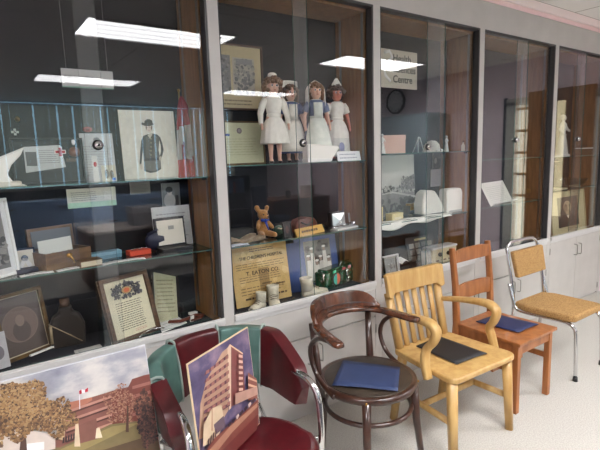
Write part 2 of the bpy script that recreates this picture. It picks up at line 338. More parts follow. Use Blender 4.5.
# ================= display case bays =================
MX_=[-.045,1.072,2.192,3.309,4.448,5.58]; SZ=.754; HZ=2.51; DY=.35
SHZ=[(1.51,1.126),(1.56,1.115),(1.597,1.115),(1.522,1.125),(1.512,1.187)]
LAB=['grey display case bay at far left holding the portrait print and framed proclamation','grey display case bay holding the four nurse dolls','grey display case bay with the plaque sign, pink box and landscape print','grey display case bay holding only one open white leaflet','last grey display case bay on the right, with the white lady figurine']
LOCKP=[(98,145),(303,143),(428,147),(516,140),(578,139)]
STRIP=[(86,106),(297,308),(427,441),(514,522),(573,579)]
for b in range(5):
    x0,x1=MX_[b],MX_[b+1]; cx=(x0+x1)/2; hw=(x1-x0)/2; h=.03
    t=thing('display_case',LAB[b],'display case',(cx,0,0),group='bays of the built-in display case')
    p=MB(); p.b2((-hw-h,-.004,0),(-hw+h,.06,HZ)); 
    if b==4: p.b2((hw-h,-.004,0),(hw+h,.06,HZ))
    p.build('post',GREY,t,bevel=.003)
    MB().b2((-hw-h,0,HZ),(hw+(h if b==4 else -h),.06,2.712)).build('header_panel',GREY,t)
    MB().b2((-hw-h,.06,HZ-.028),(hw-h,.345,HZ)).build('top_panel',WALNUT,t)
    MB().b2((-hw-h,DY,.69),(hw-h,DY+.02,HZ)).build('back_panel',BLACKM,t)
    MB().b2((-hw-h,.06,.69),(hw-h,DY,.715)).build('deck',DECK,t)
    # wooden divider on the right side with metal standard
    MB().b2((hw-.042,.062,.715),(hw-.031,DY,HZ-.028)).build('divider',WALNUT,t)
    dv=MB().b2((-hw-.029,.062,.715),(-hw-.012,DY,HZ-.028)).build('divider',WALNUT,t)
    ss=MB()
    for yy in (.085,.30): ss.b2((hw-.047,yy-.009,SZ),(hw-.042,yy+.009,HZ-.03))
    ss.build('shelf_standard',STEEL,t)
    # sill with double track
    s=MB(); s.b2((-hw+h,-.018,SZ-.03),(hw-h,.012,SZ-.004),bev=.002); s.b2((-hw+h,-.013,SZ-.006),(hw-h,.001,SZ+.002))
    s.b2((-hw+h,-.006,SZ-.055),(hw-h,.05,SZ-.03)); s.build('sill_track',RAIL,t)
    MB().b2((-hw+h,.012,.70),(hw-h,.06,.722)).build('inner_track',mat('dark_channel',(60,58,58),.35),t)
    j=MB()
    j.b2((hw-h-.012,-.002,SZ),(hw-h,.05,HZ)); j.b2((-hw+h,-.002,SZ),(-hw+h+.006,.05,HZ)); j.b2((-hw+h,-.002,HZ-.014),(hw-h,.05,HZ)); j.build('channel',mat('dark_channel',(60,58,58),.35),t)
    # two sliding panes that overlap
    my=150; a0=pY(STRIP[b][0],my,.03).x-cx; a1=pY(STRIP[b][1],my,.03).x-cx
    for (pa,pb,yy) in ((-hw+h+.004,a1,.003),(a0,hw-h-.004,.030)):
        g=MB(); g.b2((pa,yy,SZ+.001),(pb,yy+.006,HZ-.004),GLASS); g.mi(EDGE)
        for f in g.bm.faces:
            if abs(f.normal.x)>.9 or abs(f.normal.z)>.9: f.material_index=1
        gp=g.build('glass_pane',GLASS,t)
        if yy<.01:
            lp=pY(*LOCKP[b],.0); k=MB(); k.tube([(0,0,0),(0,-.02,0)],.017,16,CHROME); k.tube([(0,-.02,0),(0,-.022,0)],.006,10,BLACK)
            k.tube([(0,.002,0),(0,-.006,0)],.023,16,BLACK); k.xf(MX.Translation((lp.x-cx,yy,lp.z))); k.build('lock',CHROME,gp)
    MB().b2((a0,.011,SZ+.001),(a1,.026,HZ-.006)).build('meeting_strip',HAZE,t)
    for zz in SHZ[b]:
        g=MB(); g.b2((-hw-.01,.055,zz-.006),(hw-.049,.335,zz),SHELFGLASS); g.mi(EDGE)
        for f in g.bm.faces:
            if abs(f.normal.z)<.9: f.material_index=1
        g.build('glass_shelf',SHELFGLASS,t)
        for sx in (-hw+.0,hw-.058):
            for yy in (.085,.30): MB().b2((sx-.012,yy-.006,zz-.018),(sx+.012,yy+.006,zz-.006)).build('shelf_clip',BLACK,t)
    # base
    MB().b2((-hw-h,.012,.0),(hw-h,.34,.688)).build('base_carcass',GREY,t)
    fp=MB()
    if b<4:
        fp.b2((-hw+h,-.002,.512),(hw-h,.016,SZ-.058)); fp.build('fascia_panel',GREY,t,bevel=.002)
        top=.502
    else: fp.bm.free(); top=.695
    for sgn in (-1,1):
        a,c=((-hw+h+.003,-.002) if sgn<0 else (.002,hw-h-.003))
        d=MB().b2((a,-.004,.005 if b<4 else .02),(c,.016,top)).build('cabinet_door',GREY,t,bevel=.002)
        hx=sgn*.045; hz=.39 if b<4 else .57
        MB().tube([(hx,-.004,hz-.055),(hx,-.034,hz-.052),(hx,-.036,hz-.04),(hx,-.036,hz+.04),(hx,-.034,hz+.052),(hx,-.004,hz+.055)],.004,8).build('handle',STEEL,d)
        ex=a if sgn<0 else c
        for hz in (.09,top-.08): MB().tube([(ex-sgn*-.003,-.006,hz-.03),(ex-sgn*-.003,-.006,hz+.03)],.005,8).build('hinge',STEEL,d)
# wall between case end and room corner
struct('trim_3',MB().b2((5.61,0,0),(XR,.40,ZC)),WALLP)
# ================= things across the room, seen in the glass =================
GCAB=mat('blue_grey_steel',(150,166,174),.5); OAKR=mat('red_oak_top',(120,74,48),.4,col2=(96,56,36),scale=8,stretch=(1,6,6)); BLUEF=mat('blue_fabric',(30,42,72),.9); 
# tall cabinet
t=thing('storage_cabinet','tall blue-grey steel storage cabinet against the mauve wall','cabinet',(6.12,-3.35,0))
MB().b2((-.28,-.8,0),(.28,.8,2.2)).build('body',GCAB,t,bevel=.005)
for s in (-1,1):
    d=MB().b2((-.30,min(0,s*.79)+.004,.08),(-.28,max(0,s*.79)-.004,2.18)).build('door',GCAB,t)
    MB().tube([(-.30,s*.05,1.0),(-.34,s*.05,1.0),(-.34,s*.05,1.15),(-.30,s*.05,1.15)],.007,8).build('handle',CHROME,d)
# clock
t=thing('wall_clock','round black-rimmed wall clock above the tall cabinet','clock',M=MX.Translation((6.40,-3.74,2.5))@MX.Rotation(-PI/2,4,'Z')@MX.Scale(1.25,4))
MB().lathe([(.17,0),(.175,.02),(.165,.04),(.15,.04),(.148,.02),(.01,.02)],32,m=BLACK).xf(MX.Rotation(PI/2,4,'X')).build('rim',BLACK,t)
MB().lathe([(.148,.015),(.148,.022),(.001,.022)],32).xf(MX.Rotation(PI/2,4,'X')).build('face',mat('clock_face',(200,204,208),.5),t)
MB().box((.045,-.026,-.005),(.10,.003,.012),(0,.1,0)).box((-.015,-.026,.04),(.012,.003,.09),(0,.3,0)).build('hand',WHITE,t)
for k in range(12):
    a=k*PI/6; MB().box((.125*math.sin(a),-.024,.125*math.cos(a)),(.01,.002,.022),(0,a,0)).build('hour_mark',BLACK,t)
# door and sidelight on the right wall
d=thing('door_1','x','x',(XR,-1.2,0)); del d['label']; del d['category']; d['kind']='structure'
JAMB=mat('pale_jamb',(176,178,170),.5); OAKD=mat('oak_door_veneer',(122,80,46),.4,col2=(98,62,34),scale=7,stretch=(3,3,.4))
MB().b2((-.05,-.42,0),(-.01,-.24,2.25)).b2((-.05,-.42,2.2),(-.01,.92,2.3)).b2((-.05,.80,0),(-.01,.92,2.25)).build('jamb',JAMB,d)
MB().b2((-.055,-.46,0),(-.01,-.42,2.32)).build('frame_edge',mat('navy_frame',(40,44,64),.5),d)
sl=MB().b2((-.04,-.24,0),(-.02,-.04,2.2)).build('sidelight',emit('lit_pane',(226,222,200),.6),d)
k=MB()
for z in (.95,1.25,1.55,1.85,2.15): k.b2((-.055,-.24,z-.018),(-.04,-.04,z+.018))
k.b2((-.055,-.155,.95),(-.04,-.125,2.2)).build('muntin',mat('muntin_wood',(170,126,74),.4),sl)
MB().b2((-.06,-.04,0),(-.02,.80,2.36)).build('leaf',OAKD,d); MB().b2((-.075,.30,.7),(-.06,.40,2.2)).build('lite',emit('lit_lite',(226,212,170),.55),d)
MB().ball((-.10,.03,1.02),.033,m=BRASS).build('knob',BRASS,d)
t=thing('added_floor_runner','unseen charcoal runner added behind the camera to darken the floor reflected in the glass','rug',(.9,-2.75,0)); MB().b2((-3.2,-1.15,.0),(2.6,1.05,.008)).build('pile',mat('charcoal_pile',(44,44,50),.95,col2=(56,56,62),scale=90,bump=.3),t); MB().b2((-3.2,1.05,.0),(2.6,1.08,.009)).build('binding',BLACK,t)  # runner is added, unseen directly; it darkens the floor's reflection in the panes
# desks, chairs, cabinets of the office
def desk(name,lab,x,y,w,dp,hh,top,loc_rz=0):
    t=thing(name,lab,'desk',(x,y,0),loc_rz); MB().b2((-w/2,-dp/2,hh-.035),(w/2,dp/2,hh)).build('desktop',top,t,bevel=.004)
    for s in (-1,1): MB().b2((s*w/2-(.03 if s>0 else -.0),-dp/2+.03,0),(s*w/2+(.0 if s>0 else .03),dp/2-.03,hh-.035)).build('side_panel',OAKR,t)
    MB().b2((-w/2+.03,-dp/2+.06,.2),(w/2-.03,-dp/2+.08,hh-.035)).build('modesty_panel',OAKR,t); return t
TAUPE=mat('taupe_laminate',(196,178,168),.4)
desk('work_desk','taupe office desk facing the display case, reflected behind the satin box',2.0,-4.3,1.7,.8,.74,TAUPE)
desk('wooden_desk','red oak desk near the far corner with a pencil cup on it',5.55,-5.9,1.5,.8,.75,OAKR)
t=thing('storage_box','grey cardboard archive box with lid on the taupe desk','box',(1.95,-4.2,.74))
MB().b2((-.2,-.15,0),(.2,.15,.2)).build('body',mat('archive_grey',(150,146,150),.7),t); MB().b2((-.21,-.16,.17),(.21,.16,.25)).build('lid',mat('archive_lid',(190,188,192),.7),t)
t=thing('pencil_cup','black pencil cup with pencils on the red oak desk','cup',(5.35,-5.75,.75))
MB().lathe([(.05,0),(.055,.15),(.05,.15),(.045,.01)],16).build('cup',BLACK,t)
for k in range(5): MB().tube([(.0,0,.02),(.03*math.cos(k*1.3),.03*math.sin(k*1.3),.22)],.006,6).build('pencil',[BRASS,CREAM,NAVY][k%3],t)
t=thing('desk_box','brown cardboard box standing on the red oak desk','box',(5.95,-5.85,.75)); MB().b2((-.13,-.1,0),(.13,.1,.22)).build('carton',OAKR,t); MB().b2((-.131,-.02,.0),(.131,.02,.221)).build('tape',TAUPE,t)
def office_chair(x,y,rz,lab,s=1):
    t=thing('office_chair',lab,'chair',(x,y,0),rz)
    MB().box((0,0,.48),(.5,.48,.09),bev=.03).build('seat',BLUEF,t); MB().box((0,.26,.82),(.48,.07,.52),(-.1,0,0),bev=.03).build('backrest',BLUEF,t)
    MB().tube([(0,0,.08),(0,0,.44)],.03,10).build('column',BLACK,t)
    MB().tube([(0,.1,.44),(0,.32,.5),(0,.29,.75)],.025,8).build('back_support',BLACK,t)
    for k in range(5):
        a=k*2*PI/5; l=MB().tube([(0,0,.1),(.3*math.cos(a),.3*math.sin(a),.06)],[.025,.018],8).build('leg',BLACK,t)
        MB().ball((.3*math.cos(a),.3*math.sin(a),.03),.03,seg=10).build('caster',BLACK,l)
office_chair(4.5,-5.0,2.6,'dark blue office chair pulled out beside the red oak desk')
office_chair(2.3,-3.3,0.2,'dark blue office chair on the near side of the taupe desk')
t=thing('filing_cabinet','long low blue filing cabinet under the far window','cabinet',(1.6,-6.35,0))
BLC=mat('slate_blue_steel',(134,160,196),.4)
MB().b2((-1.5,-.25,0),(1.5,.25,1.02)).build('body',BLC,t,bevel=.004)
for i in range(4):
    for j in range(3):
        d=MB().b2((-1.48+i*.745,.25,.06+j*.32),(-.76+i*.745,.265,.36+j*.32)).build('drawer',BLC,t); MB().b2((-1.2+i*.745,.265,.27+j*.32),(-1.04+i*.745,.285,.29+j*.32)).build('handle',CHROME,d)
t=thing('low_bookcase','low dark bookcase with rows of pale spines at the far wall','bookcase',(4.35,-7.3,0))
DKW=mat('dark_blue_laminate',(28,36,52),.5)
MB().b2((-.9,-.16,0),(.9,-.14,1.2)).b2((-.9,-.16,0),(-.87,.16,1.2)).b2((.87,-.16,0),(.9,.16,1.2)).build('carcass',DKW,t)
for z in (.04,.42,.8,1.18): MB().b2((-.87,-.14,z),(.87,.16,z+.025)).build('shelf',DKW,t)
g_=random.Random(3)
for zi,zz in enumerate((.826,)):
    x=3.6
    while x<5.1:
        w=g_.uniform(.05,.09); hh=g_.uniform(.24,.31)
        o=MB().b2((-w/2+.002,-.11,0),(w/2-.002,.11,hh)).build('binder',mat('binder_%d'%g_.randint(0,3),g_.choice([(200,204,206),(120,40,46),(180,190,196),(60,80,110)]),.6))
        o.location=(x+w/2,-7.28,zz); tag(o,'upright binder on the %s shelf of the low bookcase'%('upper' if zi==0 else 'middle'),'binder','binders on the %s shelf of the bookcase'%('upper' if zi==0 else 'middle')); x+=w+.001
# ================= chairs =================
def wood(name,a,b,sc_=10,rough=.35,coat=.2): return mat(name,a,rough,col2=b,scale=sc_,stretch=(3,3,.6),coat=coat,detail=6)
DW=wood('dark_bentwood',(66,38,26),(48,27,20),12,.28,.4); DWR=wood('worn_bentwood',(104,60,38),(58,34,24),9,.25,.5)
OAK=wood('honey_oak',(200,164,104),(182,140,80),9,.4,.15); OAK2=wood('orange_oak',(170,106,58),(142,84,42),9,.38,.2)
# --- bentwood armchair ---
t=thing('bentwood_armchair','dark brown round-seated bentwood armchair between the red chair and the yellow oak chair','chair',(1.58,-.535,0))
seat=MB().lathe([(.20,.425),(.244,.43),(.252,.445),(.25,.462),(.235,.468),(.222,.463),(.05,.456),(.001,.455)],40,m=DW).build('seat',DW,t)
MB().lathe([(.225,.464),(.22,.467),(.1,.4625),(.001,.4615)],40).build('seat_panel',mat('worn_seat_ply',(62,52,42),.45,col2=(44,34,28),scale=5,stretch=(1,5,1)),seat)
for sx,sy,x0,y0,x1,y1 in ((-1,-1,-.165,-.165,-.19,-.205),(1,-1,.165,-.165,.19,-.205)):
    MB().tube([(x0,y0,.44),(x0+sx*.008,y0-.01,.25),(x1,y1,0)],[.022,.020,.015],12).build('leg',DW,t)
def arc_pt(a): # arm bow in plan, a from -1 (left arm end) to 1
    s=abs(a); sg=-1 if a<0 else 1
    if s<.5: q=s/.5*PI/2*.92; return V((sg*.232*math.sin(q),.255-.20*(1-math.cos(q)),0))
    k=(s-.5)/.5; e=arc_pt(sg*.4999); return V((e.x+sg*(.036*k**.8),e.y-.185*k,0))
path=[];rad=[]
for i in range(49):
    a=-1+i/24; p=arc_pt(a); s=abs(a); z=.735+ .006*math.cos(a*PI)
    path.append((p.x,p.y,z)); rad.append(.028 if s<.93 else .028*(1-(s-.93)*3.5))
MB().tube(path,rad,12,flat=(1,.52)).build('arm_rail',DWR,t)
cp=[arc_pt(-.44+i*.88/24) for i in range(25)]
cr_=MB(); nn=len(cp)
def crest(u,v):
    i=min(int(u*(nn-1)),nn-2); f=u*(nn-1)-i; p=cp[i].lerp(cp[i+1],f); e=1-abs(2*u-1)**6
    return V((p.x*(1+.03*v),p.y+.012+.02*v,.735+.016+.088*v*e))
cr_.grid(crest,24,5).build('crest_rail',DWR,t,solid=.024,bevel=.004)
gl=MB(); gl.tube([crest(i/24,.28)+V((0,-.014,0)) for i in range(1,24)],.004,6).build('crest_bead',DW,t)
for sx in (-1,1):
    MB().tube([(sx*.17,.185,0),(sx*.165,.165,.25),(sx*.185,.175,.45),(sx*.198,.205,.735)],[.016,.020,.021,.017],12).build('leg',DW,t)
    MB().tube(cat([(sx*.268,-.03,.728),(sx*.264,.06,.715),(sx*.255,.135,.66),(sx*.248,.155,.59),(sx*.245,.12,.51),(sx*.245,.05,.462),(sx*.25,-.03,.44)]),.0125,10).build('side_brace',DW,t)
MB().tube([(.222*math.cos(2*PI*i/40),.222*math.sin(2*PI*i/40),.318) for i in range(40)],.0125,10,closed=True).build('foot_ring',DW,t)
for sx,sy in ((-.18,-.18),(.18,-.18)): MB().ball((sx,sy-.06 if False else sy,.447),.006,m=BRASS).build('screw',BRASS,t)
# folder helper: px corners on the plane z -> slab with a fold
def folder(name,lab,pts,z,col,th=.006,curl=.004):
    q=[pZ(x,y,z) for x,y in pts]; c=sum(q,V())/4
    b=MB()
    def f(u,v):
        a=q[0].lerp(q[1],u); d=q[3].lerp(q[2],u); p=a.lerp(d,v)-c; return V((p.x,p.y,curl*math.sin(u*PI*1.0)*v))
    t_=thing(name,lab,'folder',(c.x,c.y,z+th/2+.0005)); b.grid(f,12,6).build('cover',mat(name+'_card_'+str(col[2]),col,.55,col2=tuple(int(k*.93) for k in col),scale=12),t_,solid=th*.5)
    b=MB(); b.grid(lambda u,v:f(.03+u*.94,.03+v*.94)-V((0,0,th*.35)),8,4).build('pages',WHITE,t_,solid=.001); return t_
folder('paper_folder','bright blue paper folder lying on the round brown seat',[(343,361),(400,368),(398,392),(332,386)],.47,(46,60,98))
# --- yellow oak banker's armchair ---
t=thing('oak_armchair','pale honey oak slat-back armchair with curved arms and wooden saddle seat','chair',(2.165,-.60,0),R(-2.5))
def seat_out(n=40):
    o=[]
    for x,y in ((-.278,-.255),(.278,-.255),(.235,.225),(-.235,.225)): o.append((x,y))
    # rounded corners
    res=[];r=.07
    for i in range(4):
        p=V(o[i]);a=(V(o[i-1])-p).normalized();b=(V(o[(i+1)%4])-p).normalized(); rr=r if i<2 else .05
        for k in range(7):
            u=k/6; q=(p+a*rr)*(1-u)**2+p*2*u*(1-u)+(p+b*rr)*u*u; res.append((q.x,q.y))
    return res
sb=MB(); so=seat_out(); sb.prism(so,.425,.458,'z'); sb.build('seat',OAK,t,bevel=.01,seg=3)
for sx in (-1,1):
    MB().tube([(sx*.235,-.21,.43),(sx*.245,-.235,0)],[.027,.021],12,flat=(1,1)).build('leg',OAK,t)
    MB().tube([(sx*.20,.17,.43),(sx*.215,.235,0)],[.025,.02],12,flat=(1,1)).build('leg',OAK,t)
    MB().tube([(sx*.243,-.225,.2),(sx*.21,.21,.2)],.014,8,flat=(.8,1.3)).build('stretcher',OAK,t)
MB().tube([(-.225,-.0,.2),(.225,-.0,.2)],.014,8,flat=(.8,1.3)).build('stretcher',OAK,t)
# backrest
def bk(x,z): # back plane position
    k=(z-.458)/.43; return V((x*(1+.10*k),.205+.105*k- .0*x,z))
for i in range(7):
    x=-.195+i*.39/6; w=.025 if i in (0,6) else .020
    MB().tube([bk(x,.45),bk(x*1.0,.62),bk(x,.775)],[w,w*.95,w],8,flat=(1,.45) if 0<i<6 else (1,.8),up=V((0,1,0))).build('slat' if 0<i<6 else 'back_post',OAK,t)
cb=MB()
pl=[(-.24,.762),(-.215,.75),(-.18,.778),(.18,.778),(.215,.75),(.24,.762),(.243,.888),(.22,.895),(-.22,.895),(-.243,.888)]
cb.prism(pl,-.016,.016,'y'); cb.xf(MX.Translation((0,.29,0)))
for v in cb.bm.verts: v.co.y+=-.22*v.co.x**2*2+(v.co.z-.83)*.2
cb.build('crest_rail',OAK,t,bevel=.006)
for sx in (-1,1):
    MB().tube(cat([(sx*.222,.25,.668),(sx*.245,.1,.692),(sx*.255,-.03,.706),(sx*.256,-.09,.700),(sx*.256,-.122,.668),(sx*.258,-.105,.61),(sx*.268,-.07,.56),(sx*.286,-.075,.50),(sx*.290,-.10,.412)]),catr([.022,.027,.033,.035,.034,.032,.030,.031,.029]),12,flat=(.62,.86),up=V((1,0,0))).build('arm',OAK,t)
folder('paper_folder','black paper folder lying on the honey oak armchair seat',[(416,346.5),(440,337),(487,354),(457,365)],.462,(34,33,35))
# --- orange oak side chair ---
t=thing('oak_side_chair','orange-brown oak side chair with two horizontal back rails','chair',(2.765,-.585,0))
MB().prism([(-.222,-.225),(.222,-.225),(.205,.235),(-.205,.235)],.44,.462,'z').build('seat',OAK2,t,bevel=.005)
MB().b2((-.195,-.2,.375),(.195,-.18,.44)).b2((-.195,-.2,.375),(-.175,.22,.44)).b2((.175,-.2,.375),(.195,.22,.44)).build('apron',OAK2,t)
for sx in (-1,1):
    MB().box((sx*.185,-.188,.22),(.036,.036,.44)).build('leg',OAK2,t,bevel=.004)
    p=MB(); p.tube([(sx*.195,.262,0),(sx*.195,.232,.45),(sx*.195,.245,.7),(sx*.20,.275,.965)],[.022,.024,.022,.019],8,flat=(.9,1),up=V((0,1,0)),smooth=False); p.build('back_post',OAK2,t,bevel=.004)
    MB().b2((sx*.186-.009,-.17,.25),(sx*.186+.009,.235,.285)).build('stretcher',OAK2,t,bevel=.003)
MB().b2((-.175,-.03,.20),(.175,-.01,.235)).build('stretcher',OAK2,t,bevel=.003)
for z0,z1,y in ((.862,.955,.262),(.60,.72,.240)):
    r=MB(); pts=[(-.185,z0),(-.09,z0+.012 if z0<.7 else z0),(.09,z0+.012 if z0<.7 else z0),(.185,z0),(.185,z1-.012),(.09,z1),(-.09,z1),(-.185,z1-.012)]
    r.prism(pts,-.010,.010,'y'); r.xf(MX.Translation((0,y,0)))
    r.build('back_rail',OAK2,t,bevel=.003)
folder('paper_folder','navy paper folder lying on the orange oak side chair seat',[(476,322),(497,314.7),(538.7,324.8),(518.7,333)],.466,(36,42,84))
# --- chrome kitchen chair ---
TAN=mat('tan_fabric',(186,146,92),.9,col2=(150,112,66),scale=140,bump=.3,lo=.4,hi=.6)
t=thing('chrome_chair','chrome tube kitchen chair with mustard tan padded seat and back','chair',(3.475,-.56,0))
MB().prism([(-.19,.21),(-.235,.12),(-.225,-.2),(-.20,-.235),(.20,-.235),(.225,-.2),(.235,.12),(.19,.21)],.412,.462,'z').build('seat',TAN,t,bevel=.016,seg=3)
b=MB().prism([(-.20,.645),(.20,.645),(.212,.84),(-.212,.84)],-.018,.018,'y'); b.xf(MX.Translation((0,.21,0)))
for v in b.bm.verts: v.co.y+=(v.co.z-.65)*.22-v.co.x**2*.3
b.build('backrest',TAN,t,bevel=.012,seg=3)
bt=[]
for x,y,z in ((-.225,.25,0),(-.222,.225,.2),(-.218,.205,.42),(-.219,.228,.62),(-.215,.268,.82),(-.205,.278,.865),(-.17,.282,.892),(-.12,.284,.9),(.12,.284,.9),(.17,.282,.892),(.205,.278,.865),(.215,.268,.82),(.219,.228,.62),(.218,.205,.42),(.222,.225,.2),(.225,.25,0)): bt.append((x,y,z))
MB().tube(cat(bt,4),.0125,12).build('back_frame',CHROME,t)
for sx in (-1,1):
    pts=[(sx*.238,.235,.60),(sx*.238,.205,.50),(sx*.236,.18,.43),(sx*.230,.13,.408),(sx*.215,0,.402),(sx*.202,-.13,.402),(sx*.198,-.19,.396),(sx*.197,-.222,.37),(sx*.197,-.236,.32),(sx*.199,-.25,.02)]
    l=MB().tube(cat(pts,4),.0125,12).build('leg',CHROME,t)
    MB().tube([(sx*.199,-.25,.0),(sx*.199,-.25,.03)],[.017,.015],12).build('foot_cap',BLACK,l)
    MB().tube([(sx*.225,.25,.0),(sx*.225,.249,.03)],[.017,.015],12).build('foot_cap',BLACK,t)
MB().tube([(-.23,.12,.402),(.23,.12,.402)],.009,8).tube([(-.203,-.12,.402),(.203,-.12,.402)],.009,8).build('cross_bar',CHROME,t)
# --- red and green tub chair ---
RED=mat('oxblood_vinyl',(84,20,26),.3,col2=(66,14,20),scale=14,bump=.08,coat=.15); GRN=mat('sage_vinyl',(84,116,108),.35,col2=(72,102,96),scale=14,coat=.15); PIP=mat('pale_piping',(150,166,158),.5)
t=thing('tub_chair','oxblood red and sage green vinyl tub chair with chrome arms','chair',(.83,-.52,0))
MB().prism([(.25*math.cos(a)*(1 if math.sin(a)<0 else .95),(.25*math.sin(a)-.17)) for a in [2*PI*i/36 for i in range(36)]],  .36,.455,'z').build('seat',RED,t,bevel=.035,seg=4)
def tub(a): # plan, a -1..1 ; from left front tip round the back to right front tip
    s=abs(a); sg=-1 if a<0 else 1
    if s<.62: q=s/.62*PI/2; return V((sg*.275*math.sin(q),.30-.20*(1-math.cos(q))))
    k=(s-.62)/.38; return V((sg*(.275-.008*k),.10-.20*k))
def tub_rim(a):
    s=abs(a); top=.79-.05*s**2-.10*max(0,s-.55)/.45; bot=.55-.06*min(1,s/.5)+.02*s
    if s>.9: top-=.06*((s-.9)/.1)**2
    return bot,top
def tubseg(a0,a1,name,m,parent):
    b=MB(); n=18
    def f(u,v):
        a=a0+(a1-a0)*u; p=tub(a); bo,to=tub_rim(a); k=v; z=bo+(to-bo)*k; out=p.normalized() if p.length else V((0,1)); d=.035*k
        return V((p.x+out.x*d*.8,p.y+out.y*d*.6,z))
    b.grid(f,n,8).build(name,m,parent,solid=.068,bevel=.024,seg=3)
    return f
segs=[(-1,-.68,'side_pad',RED),(-.68,-.23,'back_pad',GRN),(-.23,.10,'back_pad',RED),(.10,.43,'back_pad',GRN),(.43,1,'side_pad',RED)]
for a0,a1,nm,mm in segs: tubseg(a0+.004,a1-.004,nm,mm,t)
for a in (-.68,-.23,.10,.43):
    p=tub(a); bo,to=tub_rim(a); o=p.normalized(); pts=[]
    for i in range(24):
        q=2*PI*i/24; z=(bo+to)/2+((to-bo)/2+.012)*math.sin(q); k=(z-bo)/(to-bo); d=.035*k+.038*math.copysign(abs(math.cos(q))**.35,math.cos(q))
        pts.append((p.x+o.x*d*.85,p.y+o.y*d*.75,z))
    MB().tube(pts,.006,8,closed=True).build('piping',PIP,t)
for sx in (-1,1):
    MB().tube(cat([(sx*.272,-.04,.645),(sx*.276,-.11,.648),(sx*.282,-.165,.63),(sx*.288,-.20,.575),(sx*.288,-.215,.44),(sx*.28,-.22,.32),(sx*.272,-.23,.02),(sx*.27,-.2,.012),(sx*.27,.2,.012),(sx*.266,.25,.03),(sx*.255,.262,.3),(sx*.225,.255,.57)],5),.015,12).build('arm_frame',CHROME,t)
    MB().tube([(sx*.24,-.16,.39),(sx*.288,-.215,.40)],.01,8).build('seat_bracket',CHROME,t); MB().tube([(sx*.16,.0,.39),(sx*.256,.262,.36)],.01,8).build('seat_bracket',CHROME,t)
# ================= poster boards =================
def px(M,pts): return [loc_on(M,*p) for p in pts]
# poster 1: brick building behind autumn tree, leaning on a low stand
PX1=.50
M1=MX.Translation((.0,-.545,.32))@MX.Rotation(-R(13),4,'X')
t=thing('photo_board','large glossy colour photo board of a red brick building behind trees','poster',M=M1)
xr,zt=loc_on(M1,145,344.5); xr2,_=loc_on(M1,160,450); print('poster',xr,zt,xr2)
W0=-.62; MB().b2((W0,0,0),(xr,.008,zt)).build('board',mat('foam_board',(206,206,212),.5),t)
p=Pic(); P_=lambda L:px(M1,L)
sk=MB().b2((W0+.004,-.0012,zt*.3),(xr-.003,-.0002,zt-.004)); sk.build('sky_print',cloudmat('printed_sky',[(.30,(124,124,138)),(.44,(160,158,166)),(.54,(200,194,190)),(.68,(220,213,203))],4.2,(1,1,1.9)),t)
p=Pic(-.0015)
BR=(136,88,76); 
p.poly(P_([(60,428),(64,420),(72,402),(92,397),(118,389),(128,387),(132,379),(144,375),(149.2,374),(160,450),(40,460)]),BR)
p.poly(P_([(64,418),(70,402),(92,397),(92,400)]),(176,112,90))
for i in range(5):
    y0=409+i*9; p.poly(P_([(66,y0+2),(112,y0-14),(112,y0-11.4),(66,y0+5)]),(184,132,116)); p.poly(P_([(66,y0+4.6),(112,y0-11.6),(112,y0-10),(66,y0+6.6)]),(92,54,50))
p.poly(P_([(112,391),(128,387),(132,379),(149,374),(158,440),(112,440)]),(122,66,56))
for i in range(4): p.poly(P_([(132,386+i*9),(150,381+i*9),(150.5,384+i*9),(132,389+i*9)]),(160,104,92))
p.poly(P_([(-30,452),(60,447),(110,424),(142,420),(160,450),(160,500),(-30,520)]),(124,108,72))
p.poly(P_([(60,449),(112,426),(140,422),(120,432),(70,456)]),(148,130,84)); 
p.poly(P_([(62,462),(140,438),(158,440),(160,470),(60,500)]),(92,72,52))
p.poly(P_([(55,438),(60,410),(66,408),(64,440)]),(206,176,140)); p.poly(P_([(76,444),(77,425),(96,418),(98,438)]),(128,84,72)); p.poly(P_([(74,446),(75,424),(78,423),(80,446)]),(214,190,160)); p.poly(P_([(95,438),(96,428),(99,427),(102,437)]),(216,196,168))
for i in range(5): p.poly(P_([(62+i*2.6,443-i),(62.6+i*2.6,437-i),(64+i*2.6,436.5-i),(64+i*2.6,442-i)]),(70,52,52))
# far pale buildings at left
p.poly(P_([(-60,452),(-60,436),(30,430),(55,434),(55,448),(20,456)]),(206,190,178)); p.poly(P_([(26,450),(27,443),(44,441),(44,449)]),(232,228,224))
# flag
p.poly(P_([(79,409),(78.6,390),(79.2,390),(79.8,408)]),(220,216,220)); p.poly(P_([(78.6,390.5),(81,389),(81.4,393),(79,394)]),(190,40,60)); p.poly(P_([(81,389),(84.5,389.3),(84.6,392),(81.4,393)]),(236,226,226)); p.poly(P_([(84.5,389.3),(87.6,387),(87.4,391),(84.6,392)]),(190,40,60)); 
# autumn tree left
def tree(cx,cy,rx,ry,n,cols,sd,r_=.010):
    g=random.Random(sd)
    for i in range(n):
        a=g.uniform(0,6.28); q=g.random()**.55*(.86+.14*math.sin(a*5+sd)); x,z=loc_on(M1,cx+rx*q*math.cos(a),cy+ry*q*math.sin(a))
        if x>xr-.010 or z>zt-.012 or x<W0+.02 or z<.01: continue
        if i==0: p.up()
        k=6; w=r_*g.uniform(.35,1.1); p.poly([(x+w*g.uniform(.5,1)*math.cos(a+2*PI*j/k),z+w*g.uniform(.5,1)*math.sin(a+2*PI*j/k)) for j in range(k)],g.choice(cols),None,False); p.y-=1e-6
p.poly(P_([(19,452),(22,425),(25,425),(27,452)]),(84,60,50)); p.poly(P_([(21,428),(10,408),(12,407),(24,424)]),(84,60,50)); p.poly(P_([(24,428),(40,405),(41,407),(26,430)]),(84,60,50))
TC=[(126,94,64),(148,112,74),(104,76,56),(168,134,94),(84,62,50),(134,100,68)]
